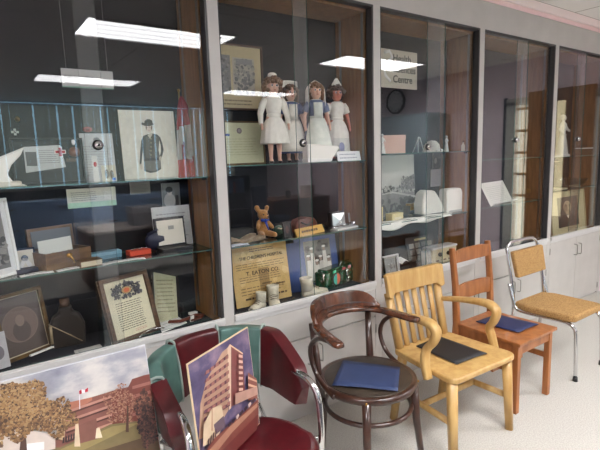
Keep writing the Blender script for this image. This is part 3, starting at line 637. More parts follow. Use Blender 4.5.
tree(18,408,38,33,2200,TC,6,.0075); tree(54,416,24,22,800,TC,7,.007); tree(-20,420,40,36,700,TC,8,.009); tree(20,400,34,24,500,[(172,138,98),(158,122,82)],13,.006)
tree(120,404,19,22,700,[(150,100,84),(176,128,108),(120,76,64),(164,116,92)],9,.0045); p.poly(P_([(124.5,431),(126,405),(127.2,405),(127.6,431)]),(88,60,50))
tree(143,408,10,20,700,[(86,56,50),(112,72,60),(70,46,44),(140,96,76)],10,.008); tree(147,425,11,24,700,[(62,42,40),(80,56,48),(50,36,36),(104,68,58)],11,.007)
p.build('photograph',t,GLOSSY_PRINT)
# stand that carries the board (below and behind it)
t=thing('board_stand','plain grey metal stand hidden behind the large photo board','stand',(.0,-.38,0))
MB().b2((-.55,-.215,.295),(.42,.17,.317)).build('ledge',GREY,t); MB().b2((-.55,.0,.317),(.42,.025,.62)).build('backstop',GREY,t)
for sx in (-.5,.38):
    for y in (-.18,.14): MB().b2((sx-.015,y-.015,0),(sx+.015,y+.015,.295)).build('leg',GREY,t)
# poster 2 on the tub chair
M2=MX.Translation((.912,-.562,.459))@MX.Rotation(.491,4,'Z')@MX.Rotation(-.085,4,'X')
t=thing('photo_board','smaller colour photo board of a tall curved building propped on the red chair','poster',M=M2)
c4=px(M2,[(183,364),(252.5,326),(254.5,422),(204,457)]); print('poster2',c4)
xl=(c4[0][0]+c4[3][0])/2; xr_=(c4[1][0]+c4[2][0])/2; zt2=(c4[0][1]+c4[1][1])/2
MB().b2((xl,0,0),(xr_,.006,zt2)).build('board',mat('buff_board',(222,196,160),.5),t)
MB().b2((xl+.004,-.0012,.004),(xr_-.004,-.0002,zt2-.004)).build('sky_print',cloudmat('printed_violet_sky',[(.36,(66,56,90)),(.5,(92,80,112)),(.62,(134,112,134)),(.74,(160,134,144))],7,(1,1,1.3)),t)
p=Pic(-.0015); e=.004; P_=lambda L:px(M2,L)
def cl(pts): return [(min(max(x,xl+e),xr_-e),min(max(z,e),zt2-e)) for x,z in P_(pts)]
p.poly(cl([(198,440),(200,404),(206,380),(222,352),(228,347),(228,410),(214,434)]),(184,146,122))
p.poly(cl([(228,346),(230,344.5),(242,353),(245,398),(229,408)]),(128,72,70)); p.poly(cl([(227,348),(229.5,344),(230.6,345),(230.6,408),(228.5,410)]),(214,184,158)); p.poly(cl([(229.5,344.2),(242.5,353),(242.4,354.5),(230.4,346.4)]),(226,190,156))
for i in range(7):
    f=i/7; p.poly(cl([(201+4*(1-f),396+f*2-36*(1-f)+10*(1-f) if False else 372+i*7.6),(227.5,354+i*8),(227.5,357.5+i*8),(200.5+3*(1-f),376+i*7.6)]),(104,60,72)); 
    for k in range(5): 
        u=k/5+.1; p.poly(cl([(203+u*24,372.6+i*7.6-18*u),(206+u*24,371+i*7.6-18*u),(206+u*24,374.4+i*7.6-18*u),(203+u*24,376+i*7.6-18*u)]),(158,104,96))
for i in range(9): p.poly(cl([(236,354+i*5.6),(240,355+i*5.4),(240,357.6+i*5.4),(236,357+i*5.6)]),(214,170,150))
p.poly(cl([(245,372),(254,378),(254.5,398),(245,400)]),(138,82,72)); 
for i in range(3): p.poly(cl([(245,376+i*7),(254,380+i*6),(254,382+i*6),(245,378.5+i*7)]),(214,168,140))
p.poly(cl([(232,393),(254,386),(254.5,394),(232,404)]),(184,142,126))
p.poly(cl([(199,446),(200,424),(208,408),(218,404),(221,422),(212,440)]),(206,180,150)); p.poly(cl([(207.5,430),(208,408),(209,408),(209.4,430)]),(180,140,116)); p.poly(cl([(210,424),(220,415),(222,426),(212,434)]),(100,80,90))
p.poly(cl([(201,452),(210,438),(240,412),(255,398),(255,424),(225,455),(202,470)]),(124,68,58)); p.poly(cl([(203,452),(226,426),(254,402),(254,406),(228,432),(206,460)]),(170,120,98)); p.poly(cl([(206,462),(232,436),(254,414),(255,440),(212,475)]),(108,48,44))
for i in range(7): p.poly(cl([(224+i*4,424-i*4),(226.5+i*4,421-i*4),(227.5+i*4,423-i*4),(225+i*4,427-i*4)]),[(70,50,60),(60,44,58),(200,170,160)][i%3])
for i in range(4): p.poly(cl([(203+i*2.4,446-i*3),(204+i*2.4,438-i*3),(205+i*2.4,437-i*3),(204.4+i*2.4,445-i*3)]),(80,52,56))
p.build('photograph',t,GLOSSY_PRINT)
# ================= exhibits in the case =================
GOLDF=mat('gilt_frame',(120,92,50),.4,.3,col2=(84,62,32),scale=30); BRNF=mat('brown_frame_wood',(96,66,40),.4,col2=(70,46,28),scale=14,stretch=(1,6,6)); INK=(60,58,56)
def sheet(name,lab,cat,M,w,h,draw,th=.003,m=None,frame=None,group=None,pm=None,pname='print',bname='card'):
    t=thing(name,lab,cat,M=M,group=group)
    MB().b2((-w/2,0,0),(w/2,th,h)).build(bname,m or WHITE,t)
    if draw: p=Pic(); draw(p,w,h); p.build(pname,t,pm)
    if frame: frame4(t,w,h,frame[0],frame[1],frame[2])
    return t
def fill(p,w,h,c,top=None,e=0): p.rect(-w/2+e,e,w/2-e,h-e,c,top)
def letter(c=(226,224,214),n=9,ink=(120,120,120)):
    def d(p,w,h): fill(p,w,h,c); p.lines(-w*.4,h*.12,w*.4,h*.85,n,ink,.3,rnd.randint(0,99))
    return d
def UP(px0,px1,pyt,pyb,y,z0=None,lean=0):
    x,zb,w,h=yframe(px0,px1,pyt,pyb,y)
    if z0 is not None: h+=zb-z0; zb=z0
    return MX.Translation((x,y,zb))@MX.Rotation(-R(lean),4,'X'),w,h
def LEAN(bl,br,top,z0,lean):
    M,w=frame_from(bl,br,z0,lean); return M,w,loc_on(M,*top)[1]
S1,S2=SHZ[0]; D=.7155
# ---- bay 1, hanging sign ----
M,w,h=UP(61.5,113,67,87,.2)
t=sheet('hanging_sign','small grey acrylic sign reading Public Services Room hanging in the far left bay','sign',M,w,h*.86,None,.004,mat('grey_acrylic',(176,176,172),.4))
MB().b2((-w/2,0,-h*.06),(w/2,.004,0)).build('green_edge',mat('green_strip',(96,140,116),.3),t)
text('lettering','Public Services Room',.018,mat('dark_ink',INK,.6),t,(-w*.16,-.001,h*.40),w=w*.56)
k=MB()
for sx in (-.4,.4): k.tube([(sx*w,.002,h*.8),(sx*w,.002,HZ-.03-M.translation.z)],.0006,5)
k.build('hanging_line',ALU,t)
# ---- bay 1 top shelf ----
M,w,h=UP(122,177,110,178,.27,S1,4)
def portrait(p,w,h):
    fill(p,w,h,(222,220,204)); p.blots(-w*.42,h*.1,w*.42,h*.9,60,.02,[(216,214,198),(226,224,208)],3)
    K=(60,60,54); K2=(84,82,72); Q=lambda pts,c: p.poly(px(PM,pts),c)
    Q([(144,171),(143.6,160),(142.6,150),(141.8,158),(141,166),(139.4,165),(140,152),(141,141),(143,136),(146.5,134.6),(152,133.6),(157,134.6),(160,137.5),(162,143),(163.4,150),(162,156),(160.4,159.5),(160.6,164),(161,169),(156,172),(150,173)],K)
    Q([(146,158),(145.6,137),(149,135),(153,134.6),(157,137),(158.4,157),(152,159)],K2); Q([(144.4,170),(144.4,161),(152,160),(160,160.5),(160.4,168),(154,171.5)],(104,102,92)); Q([(144,158.5),(159.4,158),(159.6,160.4),(144,161)],(50,50,46))
    Q([(159,140),(160.4,146),(160.6,152),(159.4,156),(158.2,150)],(222,220,204)); Q([(139.4,164),(142,164.4),(142.2,169),(140.6,170)],(206,194,174)); Q([(158.6,157),(161,156),(161,160),(159,160.6)],(180,166,146))
    for c,rx,rz,cc in (((148.4,128.4),.0165,.026,(214,200,182)),((147.4,127.8),.0022,.002,(70,62,56)),((149.6,127.7),.0022,.002,(70,62,56)),((148.4,130.6),.004,.0015,(150,110,100))):
        q=px(PM,[c])[0]; p.ell(q[0],q[1],rx*(.9 if rx>.01 else 1),rz*.8,cc)
    Q([(145.8,131),(145.2,127),(145.8,125.6),(146.4,128)],(84,70,60)); Q([(151,131),(151.8,127),(151.2,125.4),(150.4,128)],(84,70,60))
    Q([(140.8,124.6),(145,126.2),(149,126.4),(153,125),(153,123.6),(150,123.8),(145,123.6),(141.4,122.4)],(78,76,68)); Q([(143.8,124.4),(144,121.4),(146,119.6),(149,119.4),(151.4,120.6),(152.4,124.2),(148,125.2)],(62,60,54))
    for i in range(5): q=px(PM,[(150.6,139+i*4)])[0]; p.ell(q[0],q[1],.004,.004,(160,150,116),8)
    Q([(147,135.4),(149.4,139),(152,134.6),(150,133.4)],(196,190,172))
PM=M
sheet('portrait_print','tall pale print of a standing person in a dark coat and hat','picture',M,w,h,portrait,.005,CREAM)
# flag
x0=pY(173,140,.30).x; x1=pY(203,140,.30).x
t=thing('draped_flag','red and white flag draped over a short pole beside the portrait print','flag',((x0+x1)/2+.0,.27,S1))
fb=bmesh.new(); lay=fb.loops.layers.float_color.new('Col'); nu,nv=26,26; hw=(x1-x0)/2; HT=pY(180,97,.30).z-S1
vv=[[None]*(nu+1) for _ in range(nv+1)]
for j in range(nv+1):
    v=j/nv
    for i in range(nu+1):
        u=i/nu; k=.07+.93*v**.6; cxx=-hw*.4*(1-v)
        vv[j][i]=fb.verts.new((cxx+(u*2-1)*hw*k,.022*math.sin(u*15+v*2)*k+.01*math.sin(v*9+u*5)*v-.02*v,HT*(1-v)+.012*math.sin(u*9)*v*(1 if j<nv else 0)))
for j in range(nv):
    for i in range(nu):
        u=(i+.5)/nu; v=(j+.5)/nv; f=fb.faces.new((vv[j][i],vv[j][i+1],vv[j+1][i+1],vv[j+1][i])); f.smooth=True
        d=v-.42-.55*abs(u-.42); c=(150,36,44)
        if v>.36 and u<.9 and .28+.35*(1-u)*.4<v<.86-.2*u: c=(176,168,160)
        if (u-.25)**2*1.3+(v-.70)**2<.016: c=(120,24,40)
        if v>.82: c=(190,52,44)
        for l in f.loops: l[lay]=lin(c)
me=bpy.data.meshes.new('cloth'); fb.to_mesh(me); fb.free(); me.materials.append(CLOTH_PRINT); o=bpy.data.objects.new('cloth',me); COL.objects.link(o); o.parent=t
MB().tube([(-hw*.4,.035,.0),(-hw*.4,.035,HT+.03)],.005,8).ball((-hw*.4,.035,HT+.035),.009).build('pole',BRASS,t); MB().lathe([(.04,0),(.038,.012),(.01,.016)],20,c=(-hw*.4,.035,0)).build('base',BRASS,t)
# crystal ornament
xx=pY(191,150,.12).x; t=thing('glass_ornament','small clear glass ornament in front of the draped flag','ornament',(xx,.12,S1))
b=MB(); b.lathe([(.02,0),(.022,.006),(.006,.012),(.006,.05),(.02,.07),(.022,.085),(.01,.1),(.001,.104)],16,m=None); b.build('stem',ACRYLIC,t); MB().ball((0,0,.125),.02).build('bead',ACRYLIC,t)
# shadow box with newspaper, red cross badge and medals
M,w,h=UP(12,84,138,183,.24,S1,3)
t=thing('shadow_box','black framed shadow box holding a newspaper clipping and a red cross badge','shadow box',M=M)
MB().b2((-w/2,.0,0),(w/2,.012,h)).build('backing',mat('dark_green_board',(34,38,38),.7),t); frame4(t,w,h,.008,.03,BLACK)
def clip(p,w_,h_):
    q=px(M,[(26,173),(66,167),(60,145),(23,147)]); p.poly(q,(196,200,196))
    a=px(M,[(27,166),(37.5,166),(36,152),(25,152)]); p.poly(a,(98,102,100)); 
    b_=px(M,[(40,164),(60,160)]); p.lines(b_[0][0],b_[0][1]-.0,b_[1][0],b_[1][1]+.05,7,(140,142,140),.3,4)
p=Pic(-.001); clip(p,w,h); p.build('newspaper_clipping',t)
c=px(M,[(60,152)])[0]; b=MB()
for a,e in ((.016,.006),(.006,.016)): b.b2((c[0]-a*1.5,-.006,c[1]-e*1.5),(c[0]+a*1.5,-.001,c[1]+e*1.5))
b.build('badge_rim',mat('ivory_enamel',(226,220,210),.4),t)
b=MB()
for a,e in ((.020,.006),(.006,.020)): b.b2((c[0]-a,-.009,c[1]-e),(c[0]+a,-.006,c[1]+e))
b.build('red_cross',mat('red_enamel',(176,40,48),.35),t)
c=px(M,[(74,152)])[0]; MB().tube([(c[0],-.002,c[1]),(c[0],-.008,c[1])],.024,20).build('medal',mat('bronze',(128,84,64),.45,.4),t)
c=px(M,[(73,142)])[0]; MB().ball((c[0],-.006,c[1]),.012,sc_=(.7,.4,1.2)).build('oval_pin',WHITE,t)
c=px(M,[(72,160)])[0]; MB().b2((c[0]-.025,-.005,c[1]-.008),(c[0]+.025,0,c[1]+.008)).build('ribbon_bar',mat('drab_ribbon',(84,72,60),.8),t)
# pins on the back panel
q=pY(15,132,DY-.004); t=thing('cross_pin','silver cross shaped pin on the back panel at far left','pin',q); 
b=MB(); b.b2((-.015,-.003,-.005),(.015,.002,.005)).b2((-.005,-.003,-.015),(.005,.002,.015)); b.build('cross',STEEL,t); MB().ball((0,-.003,0),.005).build('stud',CHROME,t)
q=pY(17.5,119,DY-.004); t=thing('round_pin','tiny round gold pin on the back panel above the silver cross pin','pin',q)
MB().ball((0,-.001,0),.007).build('head',BRASS,t); MB().tube([(0,0,0),(0,.003,0)],.010,14).build('rim',BRASS,t)
# nurse cap at far left
x=pY(8,165,.14).x; t=thing('nurse_hat','cream folded cotton nurse cap at the far left end of the top shelf','cap',(x-.02,.13,S1))
pts=[(-.14,.0),(.085,.0),(.03,.02),(.012,.05),(.03,.09),(.068,.13),(.085,.165),(.05,.15),(-.02,.12),(-.14,.10)]
MB().prism(pts,-.03,.03,'y').build('crown',WHITECLOTH,t,bevel=.012,seg=3); MB().b2((-.14,-.034,0),(.06,.034,.022)).build('band',mat('cream_band',(214,208,190),.8),t,bevel=.005)
# white certificate page
M,w,h=UP(82,115,133,166,.27)
def cert(p,w,h):
    fill(p,w,h,(190,192,190)); p.ell(0,h*.86,w*.1,w*.09,(110,112,112)); p.lines(-w*.42,h*.1,w*.42,h*.75,12,(150,152,150),.3,8)
M2_,w2,h2=UP(82,115,133,180,.27,S1,5)
t=sheet('certificate','pale grey certificate page with a dark emblem on the top shelf','certificate',M2_,w2,h2,cert)
q=pY(87.5,129.5,DY-.004); t=thing('red_badge','oval red cloth badge on the back panel above the grey certificate','badge',q); MB().ball((0,-.002,0),.022,sc_=(1,.25,.62)).build('patch',mat('red_felt',(150,44,46),.9),t); MB().ball((0,-.006,0),.010,sc_=(1,.3,.62)).build('centre',mat('dark_red_felt',(110,30,36),.9),t)
M,w,h=UP(93,98.5,156,178,.16,S1,6); sheet('bookmark_card','narrow white card with a red mark standing before the grey certificate','card',M,w,h,lambda p,w,h:(fill(p,w,h,(214,214,206)),p.ell(0,h*.68,w*.3,h*.1,(190,40,50))))
M,w,h=UP(102,116,165,179,.15,S1,8); sheet('snapshot','small cream snapshot of two people at the foot of the grey certificate','photograph',M,w,h,lambda p,w,h:(fill(p,w,h,(196,190,164)),p.ell(-w*.15,h*.45,w*.16,h*.3,(110,104,86)),p.ell(w*.2,h*.4,w*.14,h*.28,(120,114,96)),p.rect(w*.2,h*.02,w*.45,h*.2,(60,110,190))))
# ---- between shelves ----
M,w,h=UP(67,116,188,207,.22)
z=M.translation.z
def chart(p,w,h):
    fill(p,w,h,(208,214,200),(214,208,190)); p.rect(-w/2,h*.0,w/2,h*.28,(170,206,180)); p.lines(-w*.42,h*.34,w*.1,h*.85,5,(140,138,130),.35,11); p.rect(w*.25,h*.35,w*.42,h*.8,(224,222,210))
t=sheet('chart_card','wide cream and green card propped on a clear stand above the wooden box','card',M,w,h,chart)
MB().b2((-w*.4,.004,S2-z),(w*.4,.05,0)).build('clear_stand',ACRYLIC,t)
M,w,h=UP(162,180,183,208,.335); sheet('nurse_photo','small black and white photo of a seated person on the back panel under the portrait','photograph',M,w,h,lambda p,w,h:(fill(p,w,h,(120,122,120)),p.ell(-w*.1,h*.3,w*.32,h*.3,(178,176,172)),p.ell(-w*.08,h*.62,w*.13,h*.12,(196,190,184)),p.ell(-w*.1,h*.74,w*.2,h*.12,(50,50,52)),p.rect(w*.22,h*.1,w*.4,h*.5,(70,70,72))))
M,w,h=UP(130,150,179,194,.335); sheet('news_cutting','grey brown news cutting on the back panel beside the seated photo','clipping',M,w,h,letter((124,118,106),8,(84,80,74)))
# ---- bay 1 lower shelf (z=S2) ----
M,w,h=LEAN((-16,284),(20,274),(3,198),S2,6)
def wf(p,w,h):
    fill(p,w,h,(224,224,222)); e=w*.2; p.rect(-w/2+e,e*1.1,w/2-e,h-e*1.1,(120,118,112),(150,146,138)); p.blots(-w*.25,h*.2,w*.25,h*.5,60,.02,[(84,82,76),(150,146,138),(104,100,94)],4)
sheet('framed_photo','white matted framed photo at the far left of the lower shelf','picture',M,w,h,wf,.006,frame=(.012,.02,WHITE))
# small medal case
q=pin(pZ(28,273,S2)); t=thing('medal_case','small navy medal case lined with cream satin holding a silver medal','medal case',(q.x,q.y+.02,S2),R(4)); t.scale=(.85,.85,.85)
MB().b2((-.05,-.02,0),(.05,.05,.02)).build('tray',NAVY,t,bevel=.003)
l=MB().box((0,.055,.065),(.105,.014,.11),(-.12,0,0)).build('lid',NAVY,t,bevel=.004); MB().box((0,.046,.065),(.088,.006,.092),(-.12,0,0)).build('satin',mat('cream_satin',(214,208,192),.35,bump=.3,scale=25),l)
MB().tube([(0,.04,.07),(0,.034,.07)],.016,18).build('medal',mat('blue_steel_medal',(130,140,156),.3,.8),t); MB().box((-.012,.036,.045),(.02,.004,.05),(0,.5,0)).box((.012,.036,.045),(.02,.004,.05),(0,-.5,0)).build('ribbon',mat('white_ribbon',(226,224,220),.6),t)
# open wooden box
WB=mat('box_wood',(124,96,64),.5,col2=(100,76,48),scale=10,stretch=(1,5,5))
a=pin(pZ(47,272,S2)); b_=pin(pZ(92,262,S2)); d=b_-a; rz=math.atan2(d.y,d.x); W=d.length; c=(a+b_)/2
t=thing('wooden_box','open brown wooden box with a brass key and a white card inside','box',(c.x,c.y,S2),rz)
b=MB(); hh=.078; dp=.13
b.b2((-W/2,0,0),(W/2,.008,hh)).b2((-W/2,dp-.008,0),(W/2,dp,hh)).b2((-W/2,.008,0),(-W/2+.008,dp-.008,hh)).b2((W/2-.008,.008,0),(W/2,dp-.008,hh)).b2((-W/2+.008,.008,0),(W/2-.008,dp-.008,.01)); b.build('body',WB,t)
b=MB()
for k in (-.17,.17): b.b2((k*W-.003,.008,.01),(k*W+.003,dp-.008,hh-.01))
b.build('partition',WB,t)
l=MB().box((0,dp+.012,hh+.05),(W,.014,.105),(-.1,0,0)).build('lid',WB,t); MB().box((0,dp+.0035,hh+.05),(W-.03,.003,.08),(-.1,0,0)).build('lid_lining',mat('grey_lining',(112,116,116),.8),l)
cd=MB().box((-.02,dp*.55,hh+.01),(W*.72,.003,.085),(-.1,-.02,0)).build('card',mat('ivory_card',(216,218,208),.7),t); MB().box((-.02,dp*.55-.003,hh-.012),(W*.72,.001,.03),(-.1,-.02,0)).build('green_stripe',mat('green_print',(120,176,146),.7),cd)
k=MB().tube([(.0,-.006,.055),(.0,.002,.055)],.012,14); k.tube([(.0,-.008,.055),(.01,-.012,.034),(.016,-.012,.016)],.004,8); k.build('key',BRASS,t)
def block(name,lab,cat,pxl,z0,w,d,h,rz,parts,bev=.002):
    q=pin(pZ(*pxl,z0),.066,.25); t=thing(name,lab,cat,(q.x,q.y,z0),R(rz))
    for nm,a,b,m_ in parts: MB().b2((a[0]*w,a[1]*d,a[2]*h),(b[0]*w,b[1]*d,b[2]*h)).build(nm,m_,t,bevel=bev)
    return t
BOOKB=mat('tan_leather_cover',(112,86,58),.5); PAGES=mat('page_edges',(214,204,176),.8)
def book(name,lab,pxl,z0,w,d,h,rz,cover):
    return block(name,lab,'book',pxl,z0,w,d,h,rz,[('page_block',(-.47,.03,.12),(.48,.97,.88),PAGES),('cover',(-.5,0,.88),(.5,1,1),cover),('cover',(-.5,0,0),(.5,1,.12),cover),('spine',(-.5,0,.0),(-.47,1,1),cover)],.0005)
book('small_book','small tan leather book lying in front of the open wooden box',(94,268),S2,.10,.07,.03,8,BOOKB)
block('thin_case','thin pale blue case lying on the lower shelf right of the wooden box','case',(107,259),S2,.15,.05,.035,6,[('body',(-.5,0,0),(.5,1,.55),mat('blue_card',(96,140,160),.5)),('lid',(-.505,-.03,.55),(.505,1.03,1),mat('blue_card_lid',(120,164,184),.5))])
t=block('badge_box','open orange red box with small pins in it beside the pale blue case','box',(141,255),S2,.11,.06,.03,5,[('tray',(-.5,0,0),(.5,1,.8),mat('orange_red_velvet',(206,76,50),.7))])
for i in range(5): MB().ball((-.035+i*.018,.02+.01*(i%2),.030),.006).build('pin',CHROME,t)
for i,(pp,rz,lab) in enumerate([((76,272),5,'white paper slip under the small tan book'),((121,266),12,'white paper slip before the pale blue case'),((135,262),-6,'long white paper slip in front of the orange red box'),((37,274),3,'pale paper slip beside the small medal case')]):
    q=pin(pZ(*pp,S2),.085); t=thing('paper_slip',lab,'paper',(q.x,q.y-.0,S2),R(rz)); MB().grid(lambda u,v:V(((u-.5)*.13,(v-.5)*.045,.004*math.sin(u*PI))),8,3).build('sheet',WHITE,t,solid=.001); MB().box((0,.0,.0048),(.09,.012,.0012)).build('print',mat('faint_print',(170,170,166),.8),t)
# letter + satin case
M,w,h=LEAN((157,247),(194,240),(172,206),S2,8); M=MX.Translation((0,.06,0))@M
M,w,h=UP(154,192,206,242,.285,S2,8)
sheet('typed_letter','white typed letter standing behind the satin lined case','letter',M,w,h,letter((206,208,206),9,(150,150,150)))
q=pin(pZ(172,249,S2),.07,.115); t=thing('jewel_case','open black jewel case with crumpled cream satin on the lower shelf','case',(q.x,q.y+.03,S2),R(3))
MB().b2((-.085,-.03,0),(.085,.05,.022)).build('tray',BLACK,t,bevel=.003); l=MB().box((0,.068,.095),(.17,.014,.155),(-.13,0,0)).build('lid',BLACK,t,bevel=.004); MB().box((0,.058,.095),(.145,.006,.13),(-.13,0,0)).build('satin',MATS['cream_satin'],l)
MB().box((0,.05,.12),(.03,.003,.02),(-.13,0,.0)).build('crest_stamp',mat('grey_stamp',(150,150,144),.6),l)
q=pin(pZ(151,250,S2),.07,.2); t=thing('navy_pouch','rounded dark navy pouch behind the open jewel case','pouch',(q.x+.02,.215,S2)); MB().ball((0,0,.055),.065,sc_=(1,.4,.8)).build('body',NAVY,t); MB().tube([(-.05,0,.09),(0,-.01,.115),(.05,0,.09)],.008,8).build('flap',NAVY,t)
# ---- bay 1 floor ----
M,w,h=LEAN((113,347),(160,329),(118,276),D,16)
def procl(p,w,h):
    e=.022; p.rect(-w/2+e,e,w/2-e,h-e,(222,216,186)); p.lines(-w*.27,h*.16,w*.27,h*.60,13,(96,90,80),.34,21,.1); p.lines(-w*.0,h*.10,w*.27,h*.15,2,(190,130,110),.3,5)
    p.blots(-w*.26,h*.64,w*.26,h*.88,150,.009,[(60,62,70),(84,86,92),(110,110,110),(70,72,80)],9,lambda x,z:(x/(w*.27))**2+((z-h*.76)/(h*.13))**2<1); p.ell(0,h*.76,w*.10,h*.055,(196,160,110)); p.ell(0,h*.76,w*.06,h*.035,(210,110,70)); p.poly([(-w*.05,h*.86),(0,h*.93),(w*.05,h*.86)],(96,96,100)); p.blots(-w*.3,h*.66,-w*.16,h*.84,40,.008,[(60,62,70),(90,90,96)],3); p.blots(w*.16,h*.66,w*.3,h*.84,40,.008,[(60,62,70),(90,90,96)],4)
t=sheet('framed_proclamation','framed cream proclamation under a coat of arms in a brown wooden frame','picture',M,w,h,procl,.006,CREAM,frame=(.022,.026,BRNF))
b=MB(); b.tube([(-.02,-.05,.004),(.0,-.045,.012),(.07,-.03,.02),(.11,-.045,.012),(.13,-.05,.004)],.004,8); b.build('stand_clip',CHROME,t)
M,w,h=LEAN((5,365),(53,346),(22,290),D,11)
def rnd_portrait(p,w,h):
    e=.02; p.rect(-w/2+e,e,w/2-e,h-e,(92,80,72),(110,100,98)); p.ell(-.01,h*.5,w*.36,w*.36,(140,122,112),28); p.ell(-.01,h*.5,w*.34,w*.34,(128,112,104),28); p.ell(-.01,h*.40,w*.18,h*.16,(100,88,84)); p.ell(-.01,h*.56,w*.09,h*.09,(150,132,120))
t=sheet('framed_medallion','gilt framed dim round portrait leaning at the far left of the case floor','picture',M,w,h,rnd_portrait,.006,CREAM,frame=(.016,.022,GOLDF))
b=MB(); b.b2((-w*.1,-.052,.002),(w*.4,-.035,.010)); b.build('stand_rail',WHITE,t)
# dark leather flask
q=pZ(71,348,D); t=thing('flask','dark leather covered flask with straps standing between the two large frames','flask',(q.x,q.y+.05,D),R(-8))
LEA=mat('dark_leather',(48,40,32),.45,col2=(34,28,22),scale=20); 
MB().prism([(-.075,0),(.075,0),(.08,.10),(.06,.155),(.03,.17),(.03,.2),(-.03,.2),(-.03,.17),(-.06,.155),(-.08,.10)],-.03,.03,'y').build('body',LEA,t,bevel=.012,seg=3)
MB().tube([(0,0,.2),(0,0,.235)],.022,14).build('stopper',mat('cork_brown',(84,62,44),.7),t); MB().tube([(-.078,-.034,.13),(.06,-.034,.02)],.004,6,flat=(1.6,.4)).tube([(-.07,-.034,.03),(-.07,-.034,.12)],.004,6,flat=(1.6,.4)).build('strap',mat('pale_strap',(150,132,100),.6),t)
M,w,h=LEAN((157,322),(172,326),(170,266),D,24); 
M=MX.Translation((0,.03,0))@M
q0=pin(pZ(158,325,D)); q1=pin(pZ(180,321,D)); 
M=MX.Translation(((q0+q1)/2+V((0,.03,0))))@MX.Rotation(R(8),4,'Z')@MX.Rotation(-R(20),4,'X')@MX.Rotation(R(11),4,'Y'); w=.13; h=loc_on(M,168,268)[1]
t=sheet('old_letter','yellowed old letter in a clear plastic sleeve behind the proclamation frame','letter',M,w,h,lambda p,w,h:(fill(p,w,h,(204,196,160)),p.lines(-w*.4,h*.15,w*.42,h*.8,9,(150,142,112),.3,3),p.ell(w*.0,h*.93,w*.09,w*.08,(196,90,80))))
MB().b2((-w*.62,-.004,-.0),(w*.62,-.0025,h*1.12)).build('sleeve',ACRYLIC,t); MB().b2((-w*.55,.003,h*.98),(w*.5,.005,h*1.11)).build('blue_header',mat('blue_print',(124,150,176),.6),t)
# white envelope sheets, leather watch strap
def flat_sheet(name,lab,cat,pts,z0,m,th=.002,extra=None):
    q=[pZ(x,y,z0) for x,y in pts]; kk=max(0,.07-min(v.y for v in q)); q=[V((v.x,v.y+kk,v.z)) for v in q]; c=sum(q,V())/4; b=MB(); b.prism([(p.x-c.x,p.y-c.y) for p in q],.0005,.0005+th,'z'); t=thing(name,lab,cat,(c.x,c.y,z0)); b.build('sheet',m,t); 
    b=MB(); 
    for i in range(4):
        u=.2+.17*i; a=q[0].lerp(q[3],u)-c; d=q[1].lerp(q[2],u)-c; a,d=a.lerp(d,.12),a.lerp(d,.85); a.z=d.z=.001+th; b.tube([a,d],.0012,5)
    b.build('print',mat('faint_print',(170,170,166),.8),t); return t
flat_sheet('envelope','white envelope sheets lying on the floor of the far left bay by the proclamation','envelope',[(162,333),(187,323),(173,314),(156,317)],D,WHITE,.004)
flat_sheet('paper_card','pale oblong card lying at the front of the case floor below the flask','card',[(76,356),(104,349),(100,344.5),(74,351)],D,mat('pale_card',(188,186,178),.7))
q=pZ(190,322,D); t=thing('leather_strap','brown leather strap coil with a white tag beside the envelope sheets','strap',(q.x,q.y+.03,D))
LE2=mat('chestnut_leather',(104,48,30),.4)
MB().tube([(-.1,.02,.012),(-.05,-.02,.014),(0,-.01,.016),(.05,.01,.02),(.09,.0,.012),(.06,-.03,.012),(.0,-.035,.012)],.011,8,flat=(1.3,.6)).build('strap',LE2,t); MB().box((.01,-.04,.02),(.02,.006,.035),(.2,0,.2)).box((.04,.02,.03),(.05,.02,.012),(0,.1,.3)).build('tag',WHITE,t)
M,w,h=LEAN((-14,374),(11,366),(0,332),D,12); M=MX.Translation((0,-.0,0))@M
sheet('photo_card','pale photo card standing at the extreme left edge of the case floor','card',M,w,h,lambda p,w,h:(fill(p,w,h,(206,204,206)),p.ell(w*.1,h*.45,w*.25,h*.2,(130,124,130))))
# ================= bay 2: dolls =================
S1,S2=SHZ[1]
M,w,h=UP(207,262.5,44,110,.335)
def sketches(p,w,h):
    e=.012; p.rect(-w/2+e,e,w/2-e,h-e,(196,182,142)); 
    a=-w*.05; p.rect(a,h*.22,w*.34,h*.80,(190,184,170)); p.blots(a+.01,h*.25,w*.33,h*.77,120,.014,[(120,120,118),(150,148,140),(168,164,152),(100,100,100)],6); p.rect(a+.02,h*.7,w*.30,h*.78,(140,140,138))
    p.rect(-w*.42,h*.25,-w*.1,h*.82,(130,130,130)); p.blots(-w*.4,h*.3,-w*.12,h*.8,60,.012,[(100,100,100),(150,148,142)],8); p.lines(-w*.3,h*.06,w*.3,h*.17,2,(120,106,80),.35,9)
sheet('framed_sketches','brown framed mount of pencil sketches high on the back panel left of the dolls','picture',M,w,h,sketches,.006,CREAM,frame=(.012,.02,BRNF))
M,w,h=UP(207,264.5,121,168,.325,S1,2)
def certif(p,w,h):
    e=.008; p.rect(-w/2+e,e,w/2-e,h-e,(204,204,170)); p.ell(w*.06,h*.78,w*.045,w*.045,(120,104,110)); p.ell(w*.06,h*.78,w*.03,w*.03,(150,140,140)); p.rect(-w*.19,h*.66,-w*.11,h*.71,(70,90,160)); p.lines(-w*.3,h*.2,w*.4,h*.62,7,(178,176,142),.25,4)
sheet('framed_certificate','thin gilt framed cream certificate with a round seal standing below the sketches','picture',M,w,h,certif,.005,CREAM,frame=(.008,.018,GOLDF))
SKIN=mat('doll_vinyl',(226,180,156),.4); SKIN2=mat('tanned_doll_vinyl',(206,128,104),.4); EYE=mat('doll_eye',(40,50,70),.15); EYEW=mat('doll_eye_white',(232,230,226),.25); LIP=mat('doll_lips',(176,70,70),.4)
